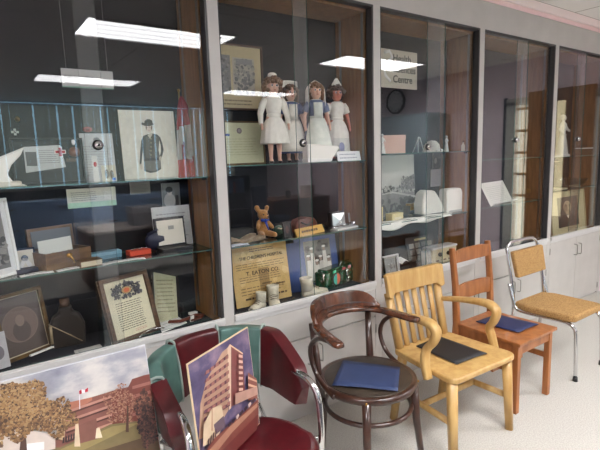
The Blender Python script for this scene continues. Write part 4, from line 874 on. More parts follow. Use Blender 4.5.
LINEN=mat('white_linen',(246,243,232),.9,col2=(236,232,220),scale=40,bump=.15); DRESSB=mat('blue_grey_cotton',(96,112,140),.9); DRESSN=mat('navy_blue_cotton',(70,92,140),.9); GREENW=mat('pale_green_white_linen',(230,234,222),.9,col2=(214,220,208),scale=30)
SHOE=mat('black_shoe_vinyl',(24,22,24),.3)
def doll(lab,x,y,s,rz,hair,curl,dress,apron,sleeve_long,capk,hem,skin=SKIN,tilt=0):
    t=thing('nurse_doll',lab,'doll',(x,y,S1),R(rz),group='nurse dolls in a row'); t.scale=(s,s,s)
    B=[((0,0,.455),.036,(0,-.004,.432),.034),((0,-.008,.425),.026,(0,-.006,.415),.022),((0,.004,.42),.016,(0,.004,.385),.018),((-.042,.002,.372),.019,(.042,.002,.372),.019),((0,.002,.365),.034,(0,.002,.285),.028),((-.012,.0,.26),.024,(.012,0,.26),.024)]
    for sx in (-1,1):
        B+=[((sx*.05,.002,.37),.0155,(sx*.078,.004,.295),.0125),((sx*.078,.004,.295),.0125,(sx*.084,-.022,.225),.0085),((sx*.084,-.022,.222),.009,(sx*.084,-.028,.20),.007),((sx*.08,-.03,.215),.004,(sx*.076,-.036,.205),.003),
            ((sx*.026,0,.26),.026,(sx*.027,0,.13),.019),((sx*.027,0,.13),.019,(sx*.027,0,.03),.011),((sx*.027,0,.022),.012,(sx*.027,-.02,.012),.011)]
    B+=[((0,-.040,.446),.006,(0,-.042,.442),.006)]
    for sx in (-1,1): B.append(((sx*.036,0,.445),.008,(sx*.038,.003,.44),.006))
    capsules(B,10).build('body',skin,t,remesh=.0042)
    for sx in (-1,1):
        e=MB().ball((sx*.0150,-.0345,.452),.0075,EYEW,10,(1,.5,1)).build('eye',EYEW,t); MB().ball((sx*.0150,-.0375,.4515),.005,EYE,10,(1,.5,1)).build('iris',EYE,e)
        MB().tube([(sx*.008,-.036,.463),(sx*.0155,-.0385,.4655),(sx*.023,-.033,.463)],.0014,6).build('eyebrow',hair,t)
    MB().ball((0,-.0362,.4255),.007,LIP,10,(1,.45,.5)).build('mouth',LIP,t)
    g=random.Random(int(x*1000)); b=MB()
    for i in range(150 if curl else 100):
        th=g.uniform(0,2*PI); ph=g.uniform(-.55 if curl else -.5,1.5); rr=.046+(.012 if curl else .003)*g.random()
        p=V((rr*math.cos(ph)*math.cos(th)*1.02,rr*math.cos(ph)*math.sin(th)+.008,.452+rr*math.sin(ph)*.95))
        if p.y<-.012 and p.z<.470 and abs(p.x)<.030: continue
        if p.y<-.022 and p.z<.470: continue
        b.ico(p,g.uniform(.009,.015) if curl else g.uniform(.010,.014),None,1,.15)
    if not curl:
        for sx in (-1,1): b.tube([(sx*.044,.008,.46),(sx*.05,.01,.42),(sx*.046,.012,.385)],[.015,.014,.008],8)
        b.tube([(0,.045,.46),(0,.05,.42),(0,.04,.38)],[.03,.028,.016],10)
    b.build('hair',hair,t)
    # dress bodice + skirt with pleats
    b=MB(); pl=lambda q,z:1+.035*math.sin(q*14)*min(1,max(0,(.27-z)/.15))
    b.lathe([(.024,.395),(.045,.388),(.052,.37),(.049,.33),(.040,.285),(.042,.272),(.062,.24),(.078,.19),(.088,hem+.01),(.087,hem),(.08,hem+.004),(.03,.262)],56,sy=.82,wob=pl)
    b.build('dress',dress,t)
    for sx in (-1,1):
        b=MB(); 
        if sleeve_long: b.tube([(sx*.044,.002,.376),(sx*.066,.003,.345),(sx*.082,.004,.295),(sx*.087,-.018,.232)],[.022,.022,.018,.013],12)
        else: b.tube([(sx*.044,.002,.376),(sx*.062,.003,.35),(sx*.074,.004,.318)],[.022,.024,.021],12)
        b.build('sleeve',dress,t)
    b=MB(); b.lathe([(.020,.394),(.034,.392),(.040,.384),(.030,.396)],24,sy=.85); b.build('collar',LINEN,t)
    b=MB(); b.lathe([(.0415,.272),(.045,.276),(.0455,.288),(.042,.292)],32,sy=.84); b.build('belt',apron or LINEN,t)
    if apron:
        b=MB(); b.grid(lambda u,v:V((math.sin((u-.5)*2.4)*(.053+.055*v**.7)*(1),-math.cos((u-.5)*2.4)*(.046+.046*v**.65)*1.0-.0,.275-(.275-hem-.012)*v)),18,8).build('apron',apron,t,solid=.002)
        b=MB(); b.grid(lambda u,v:V(((u-.5)*.06,-.046-.004*v+ (abs(u-.5)*.02),.375-.09*v)),6,4).build('apron_bib',apron,t,solid=.002)
    for sx in (-1,1):
        MB().ball((sx*.027,-.008,.010),.014,SHOE,12,(1,1.75,.75)).build('shoe',SHOE,t)
    if capk=='small': MB().lathe([(.020,.500),(.026,.503),(.024,.520),(.014,.528),(.001,.529)],18,c=(0,.002,0),sx=1.1,sy=.7).build('cap',LINEN,t)
    if capk=='back': 
        b=MB(); b.grid(lambda u,v:V((math.sin((u-.5)*2.8)*.055,.012+.035*math.cos((u-.5)*2.8)*1.1+.0*v,.475+.05*v+.012*math.sin(u*PI))),16,5).build('cap',LINEN,t,solid=.004)
    if capk=='veil':
        b=MB(); 
        def vf(u,v):
            a=(u-.5)*4.3; r=.058+.008*v; zz=.505-.15*v**1.3; k=math.sin(min(1,v*2.2)*PI/2)
            return V((r*math.sin(a)*k,.012+r*math.cos(a)*k*.9,zz+ (0.012*(1-k))))
        b.grid(vf,22,12).build('veil',LINEN,t,solid=.004)
    if capk=='peak': 
        MB().lathe([(.032,.500),(.030,.508),(.018,.53),(.008,.548),(.001,.55)],18,sx=1.15,sy=.6).build('cap',LINEN,t)
    return t
LB=mat('light_brown_hair',(134,96,64),.6,col2=(108,76,50),scale=60); MBR=mat('mid_brown_hair',(118,80,54),.6,col2=(92,62,42),scale=60); DBR=mat('dark_brown_hair',(84,56,42),.6,col2=(66,44,34),scale=60)
def xat(px_,py_,y): return pY(px_,py_,y).x
doll('curly haired doll in a white dress with bare legs, leftmost of the dolls',xat(274,120,.19),.19,1.0,-14,LB,True,LINEN,None,True,'small',.115)
doll('doll in a blue dress and white apron, behind the curly haired one',xat(291.5,120,.272),.272,.96,-14,MBR,False,DRESSN,LINEN,False,'back',.06)
doll('doll with a white veil over her hair, in grey blue sleeves and apron',xat(316.5,120,.16),.16,.97,-18,LB,False,DRESSB,GREENW,False,'veil',.03)
doll('dark haired doll in a white dress and peaked cap, rightmost of the dolls',xat(337,120,.21),.21,.97,-20,DBR,True,LINEN,None,False,'peak',.03,SKIN2)
# large nurse hat, name card, acrylic stand
x=xat(322,155,.085)
t=thing('nurse_hat','large stiff white nurse hat standing in front of the veiled doll','hat',(x,.10,S1),R(-6))
w_=xat(337,155,.1)-xat(309,155,.1); h_=pY(322,144,.1).z-S1
MB().prism([(-w_*.5,.0),(w_*.25,.0),(w_*.55,h_*.78),(w_*.5,h_*.86),(0,h_*.96),(-w_*.5,h_)],-.035,.035,'y').build('crown',WHITECLOTH,t,bevel=.01,seg=3)
MB().prism([(-w_*.51,.0),(w_*.26,0),(w_*.3,h_*.16),(-w_*.51,h_*.2)],-.037,.037,'y').build('band',WHITE,t,bevel=.003)
M,w,h=UP(338,361,155,163.5,.075,None,14); M.translation.z=S1; sheet('name_card','white tent card with small print at the right end of the doll shelf','card',M,w,h*1.15,letter((224,226,226),2,(150,156,170)),.002)
M,w,h=UP(335,361,138,163,.12,S1,4); t=sheet('display_stand','clear acrylic sheet stand with a faint blue crest behind the tent card','stand',M,w,h,None,.004,ACRYLIC)
p=Pic(); p.ell(-w*.22,h*.62,w*.10,h*.20,(140,146,180)); p.lines(-w*.34,h*.30,-w*.1,h*.5,2,(150,156,186),.4,3); p.build('crest',t); MB().b2((-w*.5,0,0),(w*.5,.06,.004)).build('foot',ACRYLIC,t)
# ---- bay 2 lower shelf ----
FUR=mat('golden_plush',(190,140,84),.95,col2=(160,112,62),scale=120,bump=.4,sheen=.3)
q=pZ(268,238,S2); t=thing('toy_bear','golden plush toy bear with a blue bow sitting on the lower shelf','toy',(q.x,q.y+.05,S2),R(-8)); t.scale=(1.1,1.1,1.1)
capsules([((0,.01,.04),.034,(0,.008,.075),.027),((0,0,.125),.030,(.004,-.006,.12),.028),((.01,-.03,.115),.013,(.012,-.036,.113),.011),((-.024,.005,.15),.012,(-.030,.008,.165),.015),((.026,.005,.15),.011,(.030,.008,.163),.013),
  ((-.025,0,.085),.013,(-.042,-.025,.06),.011),((.025,0,.085),.013,(.045,-.022,.055),.011),((-.02,-.01,.022),.019,(-.034,-.065,.018),.015),((.022,-.01,.022),.019,(.04,-.062,.018),.015)],12).build('body',FUR,t,remesh=.004)
for sx in (-1,1): MB().ball((sx*.012+.004,-.031,.13),.0042).build('eye',SHOE,t)
MB().ball((.013,-.046,.117),.005).build('nose',SHOE,t)
BOW=mat('royal_blue_ribbon',(44,70,160),.5); MB().tube([(-.022,-.024,.1),(0,-.034,.096),(.022,-.022,.1)],.008,8).tube([(0,-.034,.098),(.004,-.045,.07),(.012,-.048,.045)],.009,8,flat=(1,.4)).ball((0,-.036,.097),.010).build('bow',BOW,t)
def crumple(name,lab,cat,pxc,z0,w,d,hh,m,seed,rz=0):
    q=pin(pZ(*pxc,z0)); t=thing(name,lab,cat,(q.x,q.y,z0),R(rz)); g=random.Random(seed); a=[g.uniform(0,6) for _ in range(6)]
    MB().grid(lambda u,v:V(((u-.5)*w*(1+.08*math.sin(v*7+a[0])),(v-.0)*d+.01*math.sin(u*6+a[1]),.002+hh*abs(math.sin(u*5+a[2])*math.sin(v*4+a[3])))),18,10).build('cloth',m,t,solid=.002); 
    MB().tube([(-w*.46,.004,.004+hh*.2),(0,-.002,.004+hh*.2),(w*.44,.004,.004+hh*.2)],.003,6).build('hem',m,t); return t
crumple('folded_cloth','dull tan folded cloth at the left end of the toy bear shelf','cloth',(246,244),S2,.26,.13,.035,mat('tan_cloth',(150,132,104),.9,col2=(120,100,78),scale=30),2,-2)
crumple('paper_sheet','pale blue white paper sheet at the left front of the toy bear shelf','paper',(241,247),S2,.14,.05,.006,mat('bluish_paper',(176,186,200),.8),5,4)
q=pZ(281,235,S2); t=thing('green_pouch','small dark green pouch between the toy bear and the little black frame','pouch',(q.x,q.y+.02,S2)); MB().ball((0,0,.03),.04,sc_=(1,.6,.75)).build('body',mat('bottle_green_cloth',(44,80,66),.8),t); MB().tube([(-.02,-.018,.045),(0,-.026,.04),(.02,-.018,.045)],.004,6).build('drawstring',CREAM,t)
M,w,h=UP(283.5,292,222,236,.11,S2,10); sheet('tiny_picture','tiny black framed picture right of the dark green pouch','picture',M,w,h,lambda p,w,h:(p.rect(-w*.4,h*.1,w*.4,h*.9,(46,42,46)),p.ell(0,h*.5,w*.2,h*.25,(86,60,60))),.004,BLACK,frame=(.006,.012,BLACK))
q=pZ(303,232,S2); t=thing('leather_satchel','small round topped brown leather satchel behind the yellow name plate','bag',(q.x+.015,.22,S2),R(4)); MB().prism([(-.09,0),(.09,0),(.095,.05),(.07,.085),(0,.098),(-.07,.085),(-.095,.05)],-.035,.035,'y').build('body',LE2,t,bevel=.012,seg=3); MB().tube([(-.05,-.036,.07),(0,-.044,.045),(.05,-.036,.07)],.006,6).build('strap',LEA,t)
M,w,h=UP(297,325,223.5,233,.10,S2+.0,30); h=.052; M=M@MX.Rotation(R(-3),4,'Y'); t=sheet('name_plate','yellow wooden name plate lying on the shelf before the brown satchel','sign',M,w,h,None,.012,mat('yellow_pine',(212,168,84),.5)); p=Pic(-.0008); p.lines(-w*.3,h*.3,w*.3,h*.7,1,(96,66,34),.7,5,.05); p.build('lettering',t)
q=pZ(319,227,S2); t=thing('wooden_mallet','dark wood instrument with a slim handle right of the satchel','instrument',(q.x,.2,S2),R(12)); MB().tube([(-.03,0,.03),(.07,0,.05)],[.012,.02],10).build('handle',LEA,t); MB().box((.07,0,.035),(.07,.05,.07),(0,-.2,0),bev=.006).build('head',mat('dark_olive_wood',(74,64,46),.5),t)
M,w,h=UP(331.5,346,211.5,227,.13,S2,6); t=thing('silver_buckle','square silver box with a star faceted lid on the toy bear shelf','case',M=M)
MB().b2((-w/2,0,0),(w/2,.035,h)).build('case',BLACK,t,bevel=.005)
b=MB(); a=w*.42; b.prism([(-a,.01),(a,.01),(a,h-.01),(-a,h-.01)],-.006,0,'y'); b.build('lid',mat('satin_silver',(206,208,206),.25,.6),t)
b=MB()
for i in range(4):
    q0=[(-a,.012),(a,.012),(a,h-.012),(-a,h-.012)]; v=[b.bm.verts.new((q0[i][0],-.0065,q0[i][1])),b.bm.verts.new((q0[(i+1)%4][0],-.0065,q0[(i+1)%4][1])),b.bm.verts.new((0,-.02,h*.5))]; b.bm.faces.new(v)
b.build('facet',MATS['satin_silver'],t); MB().ball((0,-.02,h*.40),.010).build('pearl',WHITE,t)
q=pin(pZ(345,230,S2))
t=thing('instrument_tray','white enamel tray with dark handled instruments at the right end of the toy bear shelf','tray',(q.x,q.y+.03,S2),R(6))
MB().b2((-.06,-.02,0),(.14,.05,.012)).build('tray',mat('white_enamel',(216,218,214),.25),t,bevel=.004)
MB().tube([(-.09,.0,.02),(.02,.01,.024)],.006,8).tube([(.02,.01,.024),(.12,.03,.03)],.005,8).build('scissors',CHROME,t); MB().tube([(-.1,.02,.018),(0,.03,.02)],.008,8).build('handle',BLACK,t); MB().lathe([(.016,0),(.018,.03),(.012,.032),(.001,.01)],14,c=(.11,.0,.012)).build('cup',CHROME,t)
M,w,h=UP(349.5,363,212,225,.22,S2,8); sheet('grey_card','grey card with a blurred picture leaning near the brown divider','card',M,w,h,lambda p,w,h:(fill(p,w,h,(150,140,128)),p.ell(0,h*.5,w*.22,h*.3,(110,116,130)),p.rect(-w*.4,h*.1,w*.4,h*.2,(170,160,146))))
# ---- bay 2 floor ----
M,w,h=UP(235,291,245,297,.19,D,9)
def news(p,w,h):
    fill(p,w,h,(206,174,112),(196,160,96)); p.blots(-w*.45,h*.05,w*.45,h*.95,50,.03,[(214,184,124),(196,164,102),(204,172,108)],5); p.rect(-w*.06,h*.05,w*.12,h*.6,(160,128,76)); p.rect(-w*.5,h*.92,w*.5,h,(190,150,84))
    p.lines(-w*.44,h*.60,w*.44,h*.72,3,(120,100,66),.28,3); p.lines(-w*.4,h*.38,w*.4,h*.50,3,(120,100,66),.28,5); p.lines(-w*.40,h*.17,w*.4,h*.32,3,(120,100,66),.28,6)
t=sheet('newspaper_page','yellowed poster page with large headlines for a hospital and a store company','poster',M,w,h,news,.004,mat('yellow_news',(206,174,112),.8))
IK=mat('news_ink',(66,52,36),.8)
for s,z,k,ww in (("THE CHILDREN'S HOSPITAL",.775,.075,.78),('T. EATON CO.',.505,.095,.60)): text('headline',s,h*k,IK,t,(w*.02,-.0045,h*z),w=w*ww,bold=.0004)
p=Pic(-.0042); c_=(92,72,46)
for a,b_,z0,z1,n_ in ((-.18,.26,.885,.955,2),(-.02,.16,.30,.36,1),(.18,.40,.255,.31,1),(-.34,.42,.08,.15,1)): p.lines(w*a,h*z0,w*b_,h*z1,n_,c_,.45,int(z0*100),.05)
p.build('small_print',t)
M,w,h=UP(299,340,237,284,.24,D,9)
def nurses(p,w,h):
    p.rect(-w/2,0,w/2,h,(58,84,140)); a,b_,c,d=-w*.30,h*.10,w*.34,h*.93; p.rect(a,b_,c,d,(150,148,140),(110,108,104))
    p.blots(a+.02,b_+.02,c-.02,d-.02,70,.022,[(60,58,56),(90,88,84),(40,40,40)],6)
    g=random.Random(2)
    for i in range(6):
        x=a+(c-a)*(.12+.15*i); zz=b_+(d-b_)*(.55+.18*math.sin(i*2)); p.poly([(x-.022,b_+.015),(x+.026,b_+.015),(x+.016,zz),(x-.012,zz)],g.choice([(214,210,200),(196,192,184),(224,220,210)])); p.ell(x,zz+.014,.012,.016,(150,130,118)); p.ell(x,zz+.03,.016,.008,(226,224,216))
t=sheet('photo_folder','blue folder opened to a black and white group photo of uniformed figures','folder',M,w,h,nurses,.006,mat('blue_board',(52,78,134),.5))
MB().box((-w*.5-.02,-.0,h*.47),(.09,.004,h*.94),(0,0,-.45)).build('cover',MATS['blue_board'],t)
SOLE=mat('worn_sole',(150,140,120),.7); KID=mat('white_kid_leather',(222,216,196),.5,col2=(204,196,172),scale=30)
def bootie(lab,pxc,rz,s):
    q=pin(pZ(*pxc,D),.085,.10); t=thing('baby_shoe',lab,'shoe',(q.x,q.y+.02,D),R(rz),group='white baby shoes on the case floor'); t.scale=(s,s,s)
    b=MB(); prof=[(-.06,0,.028,.02),(-.045,0,.034,.05),(-.02,0,.036,.04),(.015,0,.036,.028),(.05,0,.034,.022),(.075,0,.022,.016)]
    def f(u,v):
        i=min(int(u*5),4); k=u*5-i; A,B=prof[i],prof[i+1]; x=A[0]+(B[0]-A[0])*k; wd=A[2]+(B[2]-A[2])*k; hh=A[3]+(B[3]-A[3])*k; a=v*PI; return V((x,wd*math.cos(a)*.8,.008+hh*math.sin(a)))
    b.grid(f,20,12); b.tube([(-.035,0,.03),(-.038,0,.075),(-.04,0,.095)],[.030,.030,.033],14,cap=False); b.build('upper',KID,t,solid=.004)
    MB().prism([(-.06,-.02),(-.04,-.028),(.05,-.029),(.078,-.015),(.078,.015),(.05,.029),(-.04,.028),(-.06,.02)],0,.008,'z').build('sole',SOLE,t)
    b=MB()
    for i in range(4): b.tube([(-.015+i*.012,-.022,.052-i*.006),(-.012+i*.012,0,.062-i*.007),(-.015+i*.012,.022,.052-i*.006)],.0022,6)
    b.build('laces',SOLE,t); return t
bootie('white baby shoe lying at the left in front of the yellowed poster',(247,303),205,.95)
bootie('white baby shoe standing upright before the right half of the yellowed poster',(271,303),-115,1.15)
bootie('white baby shoe beside the green radio in front of the blue folder',(309,293),-14,1.25)
# green accordion-like radio
q0=pin(pZ(327,291,D),.06); q1=pin(pZ(361,277,D),.06); d=q1-q0; rz=math.atan2(d.y,d.x); W=d.length*1.1; c=(q0+q1)/2; HH=.13
GRP=mat('green_pearl',(26,92,62),.2,col2=(12,54,38),scale=26,coat=.6)
t=thing('green_radio','glossy green toy camera box with a teal and orange disc and chrome trim','radio',(c.x,c.y+.05,D),rz); t['category']='box'; t['label']='glossy dark green box with a teal and orange disc and chrome trim'
t.name='trinket_box'
MB().box((0,0,HH*.45),(W,.10,HH*.9),bev=.012).build('body',GRP,t); MB().box((-W*.05,.0,HH*.94),(W*.8,.08,HH*.14),bev=.008).build('lid',GRP,t)
k=MB().tube([(-W*.26,-.05,HH*.46),(-W*.26,-.058,HH*.46)],.046,24); dk=k.build('disc_rim',BLACK,t)
p=Pic(-.0585); n=16; p.poly([(-W*.26+.038*math.cos(PI/2+PI*i/n),HH*.46+.038*math.sin(PI/2+PI*i/n)) for i in range(n+1)],(70,180,164)); p.poly([(-W*.26+.038*math.cos(-PI/2+PI*i/n),HH*.46+.038*math.sin(-PI/2+PI*i/n)) for i in range(n+1)],(226,120,90)); p.build('disc',dk)
for i in range(3):
    for j in range(2): MB().ball((W*(.08+.15*i),-.052,HH*(.26+.42*j)),.017,CHROME if (i+j)%2 else None,12,(1.1,.5,.8)).build('knob',CHROME,t)
MB().tube([(-W*.1,-.03,HH*.98),(-W*.05,-.03,HH*1.25),(W*.0,-.02,HH*1.2),(W*.42,.0,HH*1.02)],.005,8).build('handle',CHROME,t)
for x_,cc in ((-.02,(200,60,80)),(.03,(220,120,130)),(-.1,(60,200,150))): MB().box((W*x_*3,-.052,HH*.86),(.03,.006,.016)).build('coloured_tab',mat('tab_%d'%cc[0],cc,.3),t)
MB().tube([(-W*.5,-.03,.06),(-W*.5,-.03,HH*.9)],.006,8).build('trim',CHROME,t); MB().tube([(W*.01,-.054,.02),(W*.01,-.054,HH*.85)],.008,8).build('trim',CHROME,t)
# ================= bay 3 =================
S1,S2=SHZ[2]
M,w,h=UP(374,417,50,88,.338)
t=sheet('wall_plaque','cream plaque lettered Health Sciences Centre on the back panel above the pink box','sign',M,w,h,None,.01,mat('plaque_cream',(206,200,182),.5))
T_=mat('plaque_ink',(40,42,42),.6)
for s,z in (('Health',.70),('Sciences',.42),('Centre',.15)): text('lettering',s,h*.27,T_,t,(-w*.08,-.001,h*z),align='LEFT',bold=.0007)
em=MB().tube([(-w*.28,-.003,h*.9),(-w*.16,-.003,h*.95),(-w*.10,-.003,h*.8),(-w*.2,-.003,h*.66),(-w*.3,-.003,h*.5),(-w*.25,-.003,h*.3),(-w*.14,-.003,h*.16)],.012,8,flat=(1,.2),up=V((0,1,0))).build('emblem',mat('emblem_white',(236,236,232),.4),t)
x=xat(389,146,.17); t=thing('pink_box','plain pale pink cardboard box on the upper shelf under the plaque','box',(x+.02,.19,S1),R(-24)); PKB=mat('pale_pink_card',(214,176,158),.7)
MB().b2((-.10,-.06,0),(.10,.06,.105)).build('body',PKB,t); MB().b2((-.102,-.062,.098),(.102,.062,.128)).build('lid',PKB,t)
def figurine(name,lab,x,y,z0,hh,m,lamp=False):
    t=thing(name,lab,'figurine',(x,y,z0)); s=hh
    b=MB(); b.lathe([(.16*s,0),(.17*s,.03*s),(.15*s,.10*s),(.11*s,.35*s),(.065*s,.55*s),(.085*s,.66*s),(.095*s,.74*s),(.05*s,.79*s),(.035*s,.82*s)],20,sy=.85,wob=lambda q,z:1+.05*math.sin(q*7)*(1-min(1,z/(.5*s)))); b.build('gown',m,t)
    hd=MB().ball((0,-.01*s,.885*s),.06*s,sc_=(.9,1,1.1)); hd.tube([(0,0,.80*s),(0,0,.85*s)],.03*s,8); hd.build('head',m,t); MB().ball((0,.012*s,.91*s),.068*s,sc_=(1,.95,.9)).build('hair',m,t)
    MB().tube([(-.085*s,0,.74*s),(-.14*s,-.0,.62*s),(-.10*s,-.06*s,.52*s),(-.03*s,-.09*s,.50*s)],[.03*s,.027*s,.022*s,.016*s],10).build('arm',m,t)
    MB().tube([(.085*s,0,.74*s),(.13*s,-.03*s,.64*s),(.10*s,-.10*s,.58*s),(.06*s,-.12*s,.60*s)],[.03*s,.027*s,.022*s,.016*s],10).build('arm',m,t)
    if lamp: MB().lathe([(.02*s,0),(.03*s,.02*s),(.02*s,.06*s),(.005*s,.08*s)],10,c=(.06*s,-.13*s,.55*s)).build('lamp',BRASS,t)
    return t
PORC=mat('white_porcelain',(226,226,220),.2,coat=.5); 
figurine('porcelain_figurine','tiny white figurine at the left end of the shelf beside the pink box',xat(382.5,145,.12),.12,S1,.14,PORC)
figurine('porcelain_figurine','small white porcelain figurine near the right end of the pink box shelf',xat(446.5,146,.15),.15,S1,.13,PORC,True)
x=xat(421,146,.14); t=thing('wire_easel','small white wire easel in the middle of the pink box shelf','easel',(x,.14,S1)); MB().tube([(-.03,0,0),(-.01,.02,.11),(.0,.022,.115),(.012,.02,.11),(.035,0,0)],.003,6).build('frame',WHITE,t); MB().tube([(0,.022,.11),(0,.08,.0)],.003,6).build('rear_leg',WHITE,t)
x=xat(434,147,.16); t=thing('white_bonnet','small rounded white bonnet beside the small porcelain figurine','bonnet',(x,.18,S1)); MB().lathe([(.06,0),(.066,.02),(.055,.06),(.03,.085),(.001,.09)],20).build('crown',WHITECLOTH,t); MB().lathe([(.066,.0),(.074,.004),(.072,.012),(.062,.014)],20).build('brim',WHITECLOTH,t)
x=xat(440,151,.1); t=thing('paper_scroll','small white paper scroll lying before the rounded bonnet','paper',(x,.10,S1+.012)); MB().tube([(-.04,0,0),(.05,.02,0)],.011,10).build('roll',WHITE,t); MB().tube([(-.0,.008,0),(.008,.010,0)],.0125,10).build('band',mat('dark_red_felt',(110,30,36),.9),t)
x=xat(463.5,148,.12); t=thing('small_flask','tiny cream bottle at the right end of the pink box shelf','bottle',(x,.12,S1)); MB().lathe([(.016,0),(.018,.01),(.018,.045),(.008,.06),(.008,.07)],14).build('body',CREAM,t); MB().tube([(0,0,.07),(0,0,.082)],.010,10).build('stopper',GOLDF,t)
M,w,h=UP(376,415,155,210,.322,S2,2)
def land(p,w,h):
    fill(p,w,h,(190,190,180),(206,206,198)); p.rect(-w/2,0,w/2,h*.40,(120,120,116),(146,146,140)); p.blots(-w*.48,h*.38,w*.48,h*.50,130,.014,[(90,90,86),(170,168,160),(110,108,104),(196,194,186)],4); p.poly([(w*.12,h*.42),(w*.5,h*.42),(w*.5,h*.68),(w*.3,h*.62),(w*.14,h*.56)],(130,130,126)); p.blots(w*.14,h*.44,w*.48,h*.64,50,.012,[(100,98,96),(160,158,150)],5); p.poly([(-w*.5,h*.36),(-w*.1,h*.38),(w*.5,h*.27),(w*.5,h*.30),(-w*.1,h*.41)],(196,194,186)); p.blots(-w*.48,.0+.03,w*.48,h*.28,80,.03,[(104,104,100),(132,132,126),(90,90,88)],7)
sheet('landscape_print','large black and white landscape print with buildings on a hill below the pink box','picture',M,w,h,land,.005,WHITE)
M,w,h=UP(433,449.5,153,168,.335); sheet('dark_photo','dark photo with a pale sash on the back panel right of the landscape print','photograph',M,w,h,lambda p,w,h:(fill(p,w,h,(38,34,34)),p.poly([(w*.1,h*.2),(w*.25,h*.2),(w*.36,h*.9),(w*.3,h*.92)],(190,186,178)),p.ell(-w*.36,h*.5,w*.08,h*.2,(150,146,140))))
M,w,h=UP(431,448.5,169,186,.335); sheet('pale_page','pale grey page on the back panel under the dark photo','paper',M,w,h,letter((170,164,166),6,(146,140,142)))
def carton(lab,pxl,w,d,hh,rz,m,nm='carton',cat='box'):
    q=pin(pZ(*pxl,S2),.07,.25); t=thing(nm,lab,cat,(q.x,q.y+.02,S2),R(rz)); MB().b2((-w/2,0,0),(w/2,d,hh*.75)).build('body',m,t,bevel=.002); MB().b2((-w/2-.001,-.001,hh*.75),(w/2+.001,d+.001,hh)).build('lid',m,t,bevel=.002); MB().b2((-w*.3,-.0015,hh*.2),(w*.3,-.0005,hh*.5)).build('paper_label',CREAM,t); return t
CRB=mat('cream_box_board',(216,202,150),.6); YTN=mat('yellow_tin',(204,176,112),.35,col2=(170,132,84),scale=26)
carton('tall narrow cream box at the left edge below the landscape print',(382,222),.06,.06,.105,0,CRB); carton('low cream box in front of the yellowish tin',(400,221),.13,.06,.055,6,CRB); carton('yellowish tin with dark pictures behind the low cream box',(411,213),.17,.05,.085,4,YTN,'picture_tin','tin')
carton('grey card box behind the tall narrow cream box',(391,212),.11,.05,.07,3,mat('grey_board',(120,118,112),.7))
q=pZ(413,215,S2); t=thing('dark_slipper','small dark slipper lying in front of the yellowish tin','shoe',(q.x+.03,q.y-.0,S2),R(-14)); MB().ball((0,0,.02),.06,sc_=(1,.5,.33)).build('upper',SHOE,t); MB().prism([(-.06,-.02),(.05,-.026),(.064,0),(.05,.026),(-.06,.02)],0,.006,'z').build('sole',SOLE,t)
x=xat(429.5,200,.16); w_=xat(441,200,.16)-xat(418,200,.16); h_=pY(429,189.5,.16).z-S2
t=thing('nurse_hat','rounded white nurse hat with a dark band beside the landscape print','hat',(x,.17,S2)); MB().prism([(-w_*.42,0),(w_*.48,0),(w_*.5,h_*.2),(w_*.32,h_*.6),(w_*.1,h_*.95),(-w_*.2,h_),(-w_*.36,h_*.9),(-w_*.46,h_*.4)],-.05,.05,'y').build('crown',WHITECLOTH,t,bevel=.02,seg=3); MB().prism([(-w_*.44,0),(w_*.49,0),(w_*.47,.014),(-w_*.43,.014)],-.051,.051,'y').build('band',mat('grey_band',(96,98,96),.8),t)
x=xat(453.5,200,.16); w_=xat(464,200,.16)-xat(443,200,.16); h_=pY(453,188,.16).z-S2
t=thing('nurse_hat','square topped white nurse hat at the right end of the lower shelf','hat',(x,.16,S2)); MB().prism([(-w_*.5,0),(w_*.5,0),(w_*.46,h_*.15),(w_*.18,h_*.96),(w_*.12,h_),(-w_*.46,h_),(-w_*.5,h_*.9)],-.04,.04,'y').build('crown',WHITECLOTH,t,bevel=.01,seg=3); MB().prism([(-w_*.4,-.0),(w_*.5,-.0),(w_*.44,.016),(-w_*.38,.016)],-.043,.043,'y').build('band',mat('pale_grey_band',(180,182,176),.8),t)
a=pZ(379,226,S2); b_=pZ(464,213,S2); t=thing('shelf_cloth','crumpled white cloth laid along the front of the shelf under the two white hats','cloth',((a.x+b_.x)/2-.06,.06,S2)); W=(b_.x-a.x)*.9
MB().grid(lambda u,v:V(((u-.5)*W,.0+v*.05+.008*math.sin(u*19),.003+.008*abs(math.sin(u*11+v*3)))),40,6).build('cloth',WHITECLOTH,t,solid=.002); MB().grid(lambda u,v:V(((u-.5)*W,-.002+.006*math.sin(u*19),.004-v*(.035+.03*math.sin(u*7)**2)*(1-.6*u))),40,3).build('overhang',WHITECLOTH,t,solid=.002)
# floor of bay 3
M,w,h=UP(410,437,236,262,.25,D,14)
def pb(p,w,h):
    fill(p,w,h,(40,40,40)); p.rect(-w*.2,h*.84,w*.25,h*.92,(150,140,100))
    for i in range(4):
        for j in range(3): p.rect(-w*.42+i*w*.22,h*.1+j*h*.24,-w*.25+i*w*.22,h*.28+j*h*.24,[(110,108,100),(90,88,84),(130,126,116)][(i+j)%3])
sheet('photograph_board','dark panel of small mounted photos on the case floor behind the cream recorder','picture',M,w,h,pb,.006,BLACK)
M,w,h=UP(385.5,398,257,275,.10,D,10); sheet('silver_picture','silver framed blank picture behind the back of the honey oak armchair','picture',M,w,h,lambda p,w,h:(p.rect(-w*.4,h*.1,w*.4,h*.9,(150,152,148),(120,122,120)),p.blots(-w*.3,h*.2,w*.3,h*.8,16,.01,[(180,182,178),(110,112,110)],2)),.004,STEEL,frame=(.007,.014,STEEL))
M,w,h=UP(382,399.5,255.5,276,.17,D,8); sheet('white_picture','white edged frame standing behind the silver framed picture','picture',M,w,h,lambda p,w,h:p.rect(-w*.42,h*.08,w*.42,h*.92,(44,44,46)),.005,WHITE,frame=(.010,.016,RAIL))
